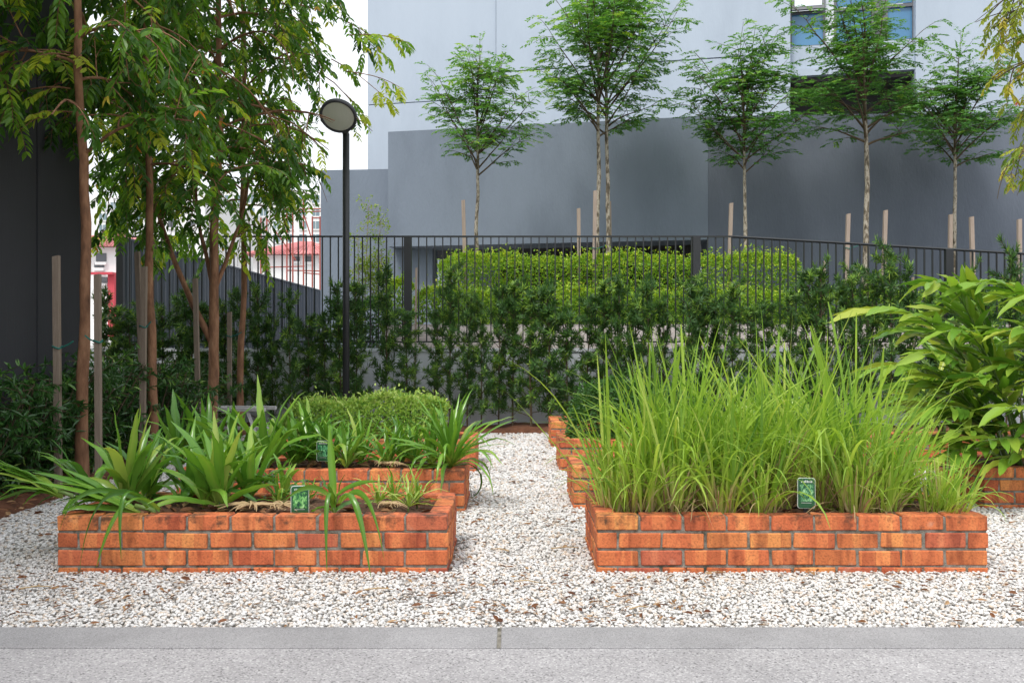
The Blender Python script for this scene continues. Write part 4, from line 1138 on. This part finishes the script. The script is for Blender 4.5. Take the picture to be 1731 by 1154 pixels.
def pandan(loc, n, L, w, seed, label, lean=(0, 0), spread=.9, bend=(.5, 1.7), t0=.45, extra=(), group=None, azr=None, name='strap_leaved_plant', stem=.05):
    r = np.random.default_rng(seed); loc = np.array(loc, float)
    o = thing(name, label, 'plant', tuple(loc), group)
    st = Geo().tube([(0, 0, -.06), (lean[0] * .04, lean[1] * .04, stem * .5), (lean[0] * .10, lean[1] * .10, stem)], [w * .30, w * .38, w * .28], 8)
    st.obj('stem', 'ginger_stem', o, smooth=True)
    n = int(n * 1.4); w = w * 1.18 if w > .03 else w
    for k in range(n):
        f = (k + .5) / n; az = (k * 2.4 + r.uniform(-.3, .3)) if azr is None else r.uniform(*azr)
        tilt = spread * f * r.uniform(.5, 1.3); ll = L * (1 - .25 * abs(f - .45)) * r.uniform(.75, 1.1)
        d = np.array([math.cos(az) * math.sin(tilt) + lean[0], math.sin(az) * math.sin(tilt) + lean[1], math.cos(tilt)]); d /= np.linalg.norm(d)
        az2 = math.atan2(d[1], d[0]); ti2 = math.acos(d[2])
        P = strap_pts((lean[0] * .08, lean[1] * .08, stem * .3), az2, ti2, ll, r.uniform(*bend) * (.45 + f) * (1.5 if r.random() > .7 else 1))
        P[3:] += np.cumsum(r.normal(0, .004, (len(P) - 3, 3)), 0)
        P = settle(P + loc) - loc
        tw = r.uniform(-.5, .5); side = np.array([-math.sin(az2), math.cos(az2), 0]) * math.cos(tw) + np.array([0, 0, 1]) * math.sin(tw)
        g = Geo().ribbon(P, side, strap_w(len(P), w * r.uniform(.85, 1.25)), .22, float(np.clip(t0 - .06 + r.normal(0, .17), 0, 1)), base=.45, rib=.16, bl=.3)
        g.obj('leaf', 'pandan', o, smooth=True)
    for (p0, p1, p2, ww_, tt) in extra:
        P = bez(p0, p1, p2, 14) - loc; T = P[-1] - P[0]; side = np.cross(T, (0, 0, 1)) + np.array([.0, -.01, 0])
        side = np.array([1, 0, .25]) if abs(T[0]) < abs(T[2]) else np.array([.25, 0, 1])
        Geo().ribbon(P, side, strap_w(14, ww_), .22, tt, base=.4, rib=.16, bl=.25).obj('leaf', 'pandan', o, smooth=True)
    return o
SZ = TOP - .02
GP1 = 'strap-leaved plants'
Y1 = 5.5
pandan((wx(135, 5.55), 5.55, SZ + .05), 11, .52, .036, 101, 'strap-leaved plant leaning out over the gravel at the planter end by the grey stakes', lean=(-1.2, -.1), spread=.8, bend=(.3, 1.3), t0=.6)
pandan((wx(215, 5.6), 5.6, SZ), 13, .62, .046, 102, 'tall upright strap-leaved plant with pale midribs in the front planter', lean=(.05, 0), spread=.55, bend=(.2, 1.0), t0=.7)
pandan((wx(275, 5.36), 5.36, SZ), 12, .60, .042, 103, 'strap-leaved plant lying sideways across the front brick coping', lean=(-1.5, -.15), spread=.6, bend=(.3, .9), t0=.5,
   extra=[(at(270, 862, 5.34), at(150, 760, 5.10), at(133, 978, 5.08), .036, .18), (at(270, 860, 5.33), at(205, 790, 5.09), at(163, 958, 5.10), .036, .45), (at(262, 858, 5.32), at(110, 770, 5.1), at(95, 930, 5.12), .03, .3), (at(250, 858, 5.33), at(190, 770, 5.1), at(205, 945, 5.1), .028, .25)])
pandan((wx(372, 5.55), 5.55, SZ), 15, .58, .044, 104, 'strap-leaved plant rooted beside the tangle of pale roots', spread=.95, bend=(.4, 1.4), t0=.62)
pandan((wx(420, 5.75), 5.75, SZ), 11, .50, .040, 105, 'strap-leaved plant at the back of the front planter behind the pale roots', spread=.9, bend=(.4, 1.5), t0=.5)
pandan((wx(320, 5.85), 5.85, SZ), 10, .50, .040, 106, 'dark strap-leaved plant at the back of the front planter near the stakes', spread=.9, bend=(.5, 1.7), t0=.3)
pandan((wx(345, 5.62), 5.62, SZ), 10, .55, .044, 111, 'strap-leaved plant with broad leaves between the upright one and the pale roots', lean=(.2, -.1), spread=1.0, bend=(.4, 1.5), t0=.55)
pandan((wx(170, 5.75), 5.75, SZ), 9, .50, .040, 112, 'arching strap-leaved plant beside the thick brown trunk', lean=(-.4, -.2), spread=.9, bend=(.8, 2.0), t0=.4)
pandan((wx(245, 5.8), 5.8, SZ), 9, .52, .042, 113, 'strap-leaved plant behind the tall upright one', lean=(.1, .1), spread=.8, bend=(.6, 1.8), t0=.45)
pandan((wx(480, 5.85), 5.85, SZ), 9, .36, .03, 114, 'medium strap-leaved plant at the rear coping behind the leaf label', spread=1.0, bend=(.5, 1.6), t0=.5)
pandan((wx(565, 5.36), 5.36, SZ), 4, .26, .03, 107, 'strap-leaved plant with one leaf straight up and others hanging over the bricks', spread=.9, bend=(.6, 1.4), t0=.5,
   extra=[(at(565, 850, 5.36), at(562, 790, 5.36), at(556, 715, 5.38), .042, .55), (at(563, 842, 5.36), at(590, 812, 5.3), at(640, 813, 5.28), .030, .45), (at(562, 842, 5.36), at(520, 800, 5.3), at(478, 850, 5.22), .030, .5),
          (at(566, 850, 5.34), at(545, 780, 5.08), at(553, 972, 5.10), .026, .3), (at(572, 850, 5.34), at(598, 780, 5.08), at(627, 977, 5.06), .034, .35), (at(575, 848, 5.34), at(622, 785, 5.08), at(650, 948, 5.09), .034, .4)])
for i, (px, Yd, L, tt) in enumerate(((640, 5.6, .22, .85), (690, 5.5, .26, .9), (665, 5.7, .24, .75), (705, 5.65, .24, .85), (470, 5.65, .26, .7), (520, 5.7, .22, .6))):
    pandan((wx(px, Yd), Yd, SZ), 11, L, .014, 120 + i, 'small thin-leaved yellowish young plant in the front left planter', spread=1.0, bend=(.6, 1.6), t0=tt, group='small thin-leaved young plants')
# second planter
row2 = [(300, 7.3, .62, .045, .4), (400, 7.3, .66, .045, .5), (530, 7.6, .6, .04, .45), (585, 7.25, .42, .03, .6), (680, 7.6, .5, .032, .55), (730, 7.4, .5, .03, .6), (350, 7.5, .62, .042, .45), (450, 7.25, .72, .05, .55), (500, 7.45, .55, .042, .45), (560, 7.35, .50, .036, .5), (610, 7.55, .5, .03, .6), (655, 7.35, .42, .03, .65), (700, 7.5, .42, .028, .6)]
for i, (px, Yd, L, w_, tt) in enumerate(row2):
    pandan((wx(px, Yd), Yd, SZ), 13, L, w_, 140 + i, ('broad' if w_ >= .04 else 'narrow') + ' strap-leaved plant in the second brick planter, ' + ('near its front coping' if Yd < 7.38 else 'close to the clipped low hedge'), spread=.95, bend=(.4, 1.6), t0=tt, group='strap-leaved plants in the second planter')
pandan((wx(762, 7.25), 7.25, SZ), 40, .66, .030, 160, 'big bushy strap-leaved plant arching over the path corner of the second planter', spread=1.25, bend=(.5, 1.9), t0=.6)
# loose pale roots on the soil
for (px, Yd, n, s, lab) in ((425, 5.40, 34, .12, 'tangle of long pale roots on the front planter soil'), (655, 5.42, 24, .06, 'small bundle of dry brown roots under thin-leaved plants'), (655, 7.22, 26, .08, 'dried root bunch on the second planter soil'), (480, 5.40, 22, .11, 'loose straw-coloured roots beside the leaf picture label')):
    r = np.random.default_rng(int(px)); g = Geo(); 
    for k in range(n):
        a = r.uniform(0, 6.28); p = np.array([0, 0, .035]); q = p + np.array([math.cos(a) * s * r.uniform(.6, 2.2), math.sin(a) * s * .7, r.uniform(-.015, .005)])
        g.tube(bez(p, (p + q) / 2 + np.array([r.normal(0, .03), r.normal(0, .02), .04]), q, 6), np.linspace(.008, .002, 6), 5)
    tag(g.obj('root_tangle', 'root', loc=(wx(px, Yd), Yd, TOP - .02)), lab, 'roots')

# ------------------------------------------------------------------ plant labels
def plant_sign(px, py, Y, w, h, zb, pm, label, tilt):
    c = at(px, py, Y); o = thing('plant_label', label, 'sign', (c.x, Y, zb), rz=tilt)
    z0 = c.z - h / 2 - zb; rad = w * .16
    def rr(w_, h_, r_, y0, y1, name, mat, zc=0.0):
        V = []; k = 6
        for (cx_, cz_, a0) in ((w_ / 2 - r_, h_ / 2 - r_, 0), (-w_ / 2 + r_, h_ / 2 - r_, 90), (-w_ / 2 + r_, -h_ / 2 + r_, 180), (w_ / 2 - r_, -h_ / 2 + r_, 270)):
            for q in range(k): a = R(a0 + 90 * q / (k - 1)); V.append((cx_ + r_ * math.cos(a), cz_ + r_ * math.sin(a)))
        n = len(V); me = bpy.data.meshes.new(name)
        me.from_pydata([(x, y0, z) for x, z in V] + [(x, y1, z) for x, z in V], [], [tuple(range(n)), tuple(range(2 * n - 1, n - 1, -1))] + [(i, n + i, n + (i + 1) % n, (i + 1) % n) for i in range(n)])
        me.materials.append(M[mat]); return link(name, me, o, (0, 0, z0 + h / 2 + zc))
    rr(w, h, rad, -.003, .006, 'edge_plate', 'sign_white')
    rr(w * .94, h * .965, rad * .9, -.0055, -.0035, 'face_plate', 'sign_green')
    rr(w * .76, h * .56, .003, -.0075, -.006, 'leaf_picture', pm, h * .01)
    r = np.random.default_rng(int(px)); x = -w * .30
    g = Geo()
    while x < w * .30:          # the small unreadable heading and footer print
        ww_ = w * r.uniform(.03, .06); g.box(x, x + ww_, -.0072, -.006, h * .345, h * (.345 + r.uniform(.05, .085))); x += ww_ + w * .035
    g.obj('heading_print', 'sign_white', o, loc=(0, 0, z0 + h / 2))
    Geo().box(-w * .3, w * .28, -.0070, -.006, -h * .318, -h * .308).obj('footer_line', 'sign_white', o, loc=(0, 0, z0 + h / 2))
    boxm(-w * .14, w * .14, .007, .013, -.06, z0 + h * .6).obj('spike', 'black_plastic', o)
plant_sign(507, 845, 5.34, .100, .162, TOP - .02, 'print_a', 'green plant label with leaf picture at the front of the strap-leaf planter', .12)
plant_sign(546, 762, 7.20, .095, .155, TOP - .02, 'print_b', 'green plant label partly hidden by leaves in the second strap-leaf planter', -.05)
plant_sign(1363, 833, 5.36, .098, .172, TOP - .02, 'print_c', 'green plant label on a black spike in the lemongrass planter', -.10)

# ------------------------------------------------------------------ lemongrass
def lemongrass(loc, seed, label, nb=120, H=1.0, group=None):
    r = np.random.default_rng(seed)
    o = thing('lemongrass_clump', label, 'grass clump', loc, group)
    gb, gd, gs = Geo(), Geo(), Geo(); la, lm = r.uniform(0, 6.28), r.uniform(0, .22)
    for k in range(nb):
        a = r.uniform(0, 6.28); rad = .085 * math.sqrt(r.random()); p = (rad * math.cos(a), rad * math.sin(a), -.02)
        az = a + r.normal(0, .6); til = abs(r.normal(.05, .17)) + rad * 1.4
        vx, vy = math.sin(til) * math.cos(az) + lm * math.cos(la), math.sin(til) * math.sin(az) + lm * math.sin(la)
        az, til = math.atan2(vy, vx), math.asin(min(.9, math.hypot(vx, vy)))
        L = H * (r.uniform(.45, .85) if r.random() > .66 else r.uniform(.8, 1.2))
        bend = r.choice([r.uniform(.0, .35), r.uniform(.5, 1.4), r.uniform(1.5, 2.6)], p=[.38, .34, .28])
        P = strap_pts(p, az, til, L, bend, 9)
        blunt = r.random() > .7 and bend < .5
        tw = r.uniform(0, math.pi); hv = np.array([-math.sin(az), math.cos(az), 0]); ov = np.array([math.cos(az), math.sin(az), 0])
        side = hv * math.cos(tw) + ov * math.sin(tw)
        w = r.uniform(.008, .020)
        tt = np.clip(.5 + r.normal(0, .22), 0, 1)
        gb.ribbon(P, side, strap_w(len(P), w, blunt), .18, float(tt) * .75, base=r.uniform(.4, .9), rib=.06, bl=r.uniform(.28, .6))
    for k in range(int(nb * .55)):
        a = r.uniform(0, 6.28); rad = .09 * math.sqrt(r.random())
        P = strap_pts((rad * math.cos(a), rad * math.sin(a), -.02), a + r.normal(0, .8), abs(r.normal(.35, .35)), r.uniform(.18, .62) * H, r.uniform(.3, 2.2), 7)
        P[:, 2] = np.maximum(P[:, 2], .012)
        gd.ribbon(P, (math.sin(a), math.cos(a), .2), strap_w(8, r.uniform(.006, .011)), .15, r.random())
    for k in range(int(nb * .4)):
        a = r.uniform(0, 6.28); rad = .075 * math.sqrt(r.random()); p = np.array([rad * math.cos(a), rad * math.sin(a), -.03]); h = r.uniform(.16, .34)
        gs.ribbon(np.array([p, p * (1.3, 1.3, 0) + (0, 0, h * .5), p * (1.7, 1.7, 0) + (0, 0, h)]), (math.cos(a + 1.2), math.sin(a + 1.2), 0), [.016, .014, .009], .5, r.uniform(.55, 1))
    kind(gb.obj('blades', 'lemongrass', o, smooth=True), 'stuff'); kind(gd.obj('dry_blades', 'straw', o), 'stuff'); kind(gs.obj('stalks', 'lemongrass', o, smooth=True), 'stuff')
    return o
rl = np.random.default_rng(200); k = 0
for row, Yr in enumerate((5.46, 5.63, 5.80)):
    for c in range(8):
        x = XR + .24 + c * .24 + (.12 if row == 1 else 0) + rl.uniform(-.05, .05)
        if x > XR + 2.0 or (row == 0 and abs(x - wx(1363, 5.36)) < .12): continue
        Hh = (.95 if c > 0 else .82) * (1.08 if row else .86) * rl.uniform(.74, 1.08)
        if c == 7: Hh *= .55
        if c == 6: Hh *= .8
        lemongrass((x, Yr + rl.uniform(-.04, .04), TOP - .03), 210 + k, ('lemongrass clump rooted along the front brick coping', 'lemongrass clump in the middle row of its planter', 'tall lemongrass clump in the back row of its planter')[row], 44 if row == 0 else 64, Hh, 'lemongrass clumps')
        k += 1
lemongrass((XR + 1.98, 5.36, TOP - .03), 260, 'small sparse lemongrass tuft at the planter end by the ginger plants', 26, .42)
lemongrass((XR + .14, 5.75, TOP - .03), 262, 'lemongrass tuft with long arching blades at the rear path corner', 44, .95)
lemongrass((XR + .13, 5.5, TOP - .03), 261, 'thin lemongrass tuft spilling over the brick side onto the path', 34, .55)

# ------------------------------------------------------------------ bushes in the back planters
def round_bush(loc, rx, ry, rz_, n, L, mat, seed, label):
    r = np.random.default_rng(seed); o = thing('bush', label, 'bush', loc)
    U = sph(n, r); U[:, 2] = np.abs(U[:, 2]) * 1.1 - .1; q = r.uniform(.72, 1.02, n) * (1 + .10 * np.sin(U[:, 0] * 7 + seed) * np.cos(U[:, 1] * 6))
    P = U * q[:, None] * np.array([rx, ry, rz_]); P[:, 2] = np.maximum(P[:, 2], .01)
    g = Geo(); g.leaves(P, U * .7 + sph(n, r) * .8, U * .5 + sph(n, r) * .6 + np.array([0, 0, .4]), L * r.uniform(.6, 1.2, n), L * .42, np.clip(.4 + r.normal(0, .25, n), 0, 1)); g.obj('foliage', mat, o)
    w = Geo()
    for k in range(22):
        e = P[r.integers(n)] * .9; w.tube(bez((r.normal(0, .03), r.normal(0, .03), -.04), e * (.3, .3, .6), e, 6), np.linspace(.008, .003, 6), 4)
    w.obj('stem', 'twig', o)
    return o
round_bush((XR + .45, 9.62, SZ), .38, .32, .58, 4200, .05, 'dark_bush', 301, 'small dark green rounded bush at the path corner behind the lemongrass')
round_bush((XR + 1.25, 9.65, SZ), .42, .33, .55, 3600, .05, 'dark_bush', 302, 'middle leafy bush in the third planter behind the lemongrass')
round_bush((XR + 1.62, 7.6, SZ), .48, .32, .55, 3600, .055, 'low_hedge', 303, 'pale leafy bush in the planter behind the lemongrass')
round_bush((XR + 2.0, 7.6, SZ), .26, .28, .5, 2000, .05, 'dark_bush', 307, 'dark leafy bush at the planter end between lemongrass and ginger')
round_bush((XR + .95, 7.6, SZ), .30, .3, .42, 2400, .05, 'low_hedge', 305, 'small pale leafy bush beside the bigger one behind the lemongrass')
round_bush((XR + 1.95, 9.65, SZ), .36, .33, .62, 3200, .05, 'dark_bush', 306, 'leafy bush at the end of the third planter away from the path')
round_bush((XR + 1.0, 11.7, SZ), .8, .32, .5, 4200, .06, 'dark_bush', 304, 'broad dark bush in the farthest planter by the wall')

# ------------------------------------------------------------------ ginger plants at the right
def ginger_leaf(L, w, t, r):
    n = 9; u = np.linspace(0, 1, n)
    pts = np.stack([np.zeros(n), u * L, -.22 * L * u ** 2 * r.uniform(.5, 1.5)], -1)
    g = Geo(); prof = w * np.sin(np.clip(u * .94 + .05, 0, 1) * math.pi) ** .75 * (1 - .25 * u)
    prof[-1] = .002
    wave = .006 * np.sin(u * 17 + r.uniform(0, 6))
    P = pts.copy(); V = []
    for i in range(n):
        for (s, lift) in ((-1, .18), (-.5, .06), (0, -.02), (.5, .06), (1, .18)):
            V.append((s * prof[i] / 2, P[i, 1], P[i, 2] + lift * prof[i] + (wave[i] if abs(s) == 1 else 0)))
    F = [(i * 5 + j, i * 5 + j + 1, i * 5 + 6 + j, i * 5 + 5 + j) for i in range(n - 1) for j in range(4)]
    g.add(V, F, t); return g
def ginger(loc, seed, stems, label):
    r = np.random.default_rng(seed); o = thing('ginger_plant', label, 'plant', loc, None); loc = np.array(loc)
    for (tx, ty, tz) in stems:
        e = np.array((tx, ty, tz)) - loc; p0 = np.array([e[0] * .12 + r.uniform(-.12, .12), r.uniform(-.12, .12), -.05])
        c = np.array([p0[0] + (e[0] - p0[0]) * .35, p0[1] + (e[1] - p0[1]) * .3, max(e[2], .25) * 1.12])
        B = bez(p0, c, e, 16)
        Geo().tube(B, np.linspace(.013, .005, 16), 6).obj('stem', 'ginger_stem', o, smooth=True)
        nl = int(9 + np.linalg.norm(e - p0) * 7)
        for k in range(nl):
            u = (.28 + .72 * (k + .5) / nl) * 15; i = int(min(14, u)); p = B[i] + (B[i + 1] - B[i]) * (u - i)
            tg = unit((B[i + 1] - B[i])[None])[0]; sd = np.cross(tg, (0, 0, 1)); sd = sd / (np.linalg.norm(sd) + 1e-6) * (1 if k % 2 else -1)
            d = unit((tg * .9 + sd * r.uniform(.35, .75) + np.array([0, 0, r.uniform(-.25, .15)]))[None])[0]
            if k == nl - 1: d = tg
            Lf = r.uniform(.24, .40); lf = ginger_leaf(Lf, Lf * r.uniform(.22, .28), float(np.clip(.55 + r.normal(0, .2) + .35 * (u / 15 - .5), 0, 1)), r).obj('leaf', 'ginger', o, smooth=True)
            z = np.array([0, 0, 1.]) + r.normal(0, .25, 3) + sd * .35; xax = np.cross(d, z); xax /= np.linalg.norm(xax); z = np.cross(xax, d)
            m = Matrix((xax, d, z)).transposed().to_4x4(); m.translation = Vector(p); lf.matrix_local = m
    return o
GZ = TOP - .03
def tip(px, py, Y): v = at(px, py, Y); return (v.x, v.y, v.z)
ginger((4.05, 7.6, GZ), 401, [tip(1470, 525, 7.3), tip(1565, 480, 7.4), tip(1500, 620, 7.15), tip(1600, 560, 7.2), tip(1560, 600, 7.0), tip(1640, 640, 7.0), tip(1530, 690, 7.25), tip(1600, 770, 6.95), tip(1630, 500, 7.7), tip(1560, 700, 7.6), tip(1660, 600, 7.9), tip(1520, 560, 7.6), tip(1610, 700, 7.3), tip(1580, 530, 7.8), tip(1640, 690, 7.5), tip(1565, 745, 7.2), tip(1590, 690, 7.0), tip(1535, 650, 7.4), tip(1620, 730, 7.0)], 'large arching ginger plant reaching over the lemongrass planter')
ginger((4.75, 7.55, GZ), 402, [tip(1650, 480, 7.4), tip(1700, 560, 7.1), tip(1740, 500, 7.3), tip(1660, 745, 6.8), tip(1700, 690, 6.8), tip(1690, 620, 7.2), tip(1790, 560, 7.4), tip(1760, 640, 7.0), tip(1720, 590, 7.8), tip(1690, 780, 6.9), tip(1800, 690, 6.9), tip(1640, 560, 7.5), tip(1700, 650, 7.4), tip(1730, 720, 7.2), tip(1690, 500, 7.8)], 'ginger plant with low pale leaf tips above the far right brick planter')

ginger((4.35, 9.65, GZ), 403, [tip(1560, 640, 9.4), tip(1600, 600, 9.5), tip(1640, 560, 9.6), tip(1700, 590, 9.5), tip(1570, 700, 9.3), tip(1530, 670, 9.5), tip(1620, 690, 9.3), tip(1680, 660, 9.3), tip(1740, 560, 9.7), tip(1590, 560, 9.8)], 'darker ginger plant standing behind the two front ginger plants')
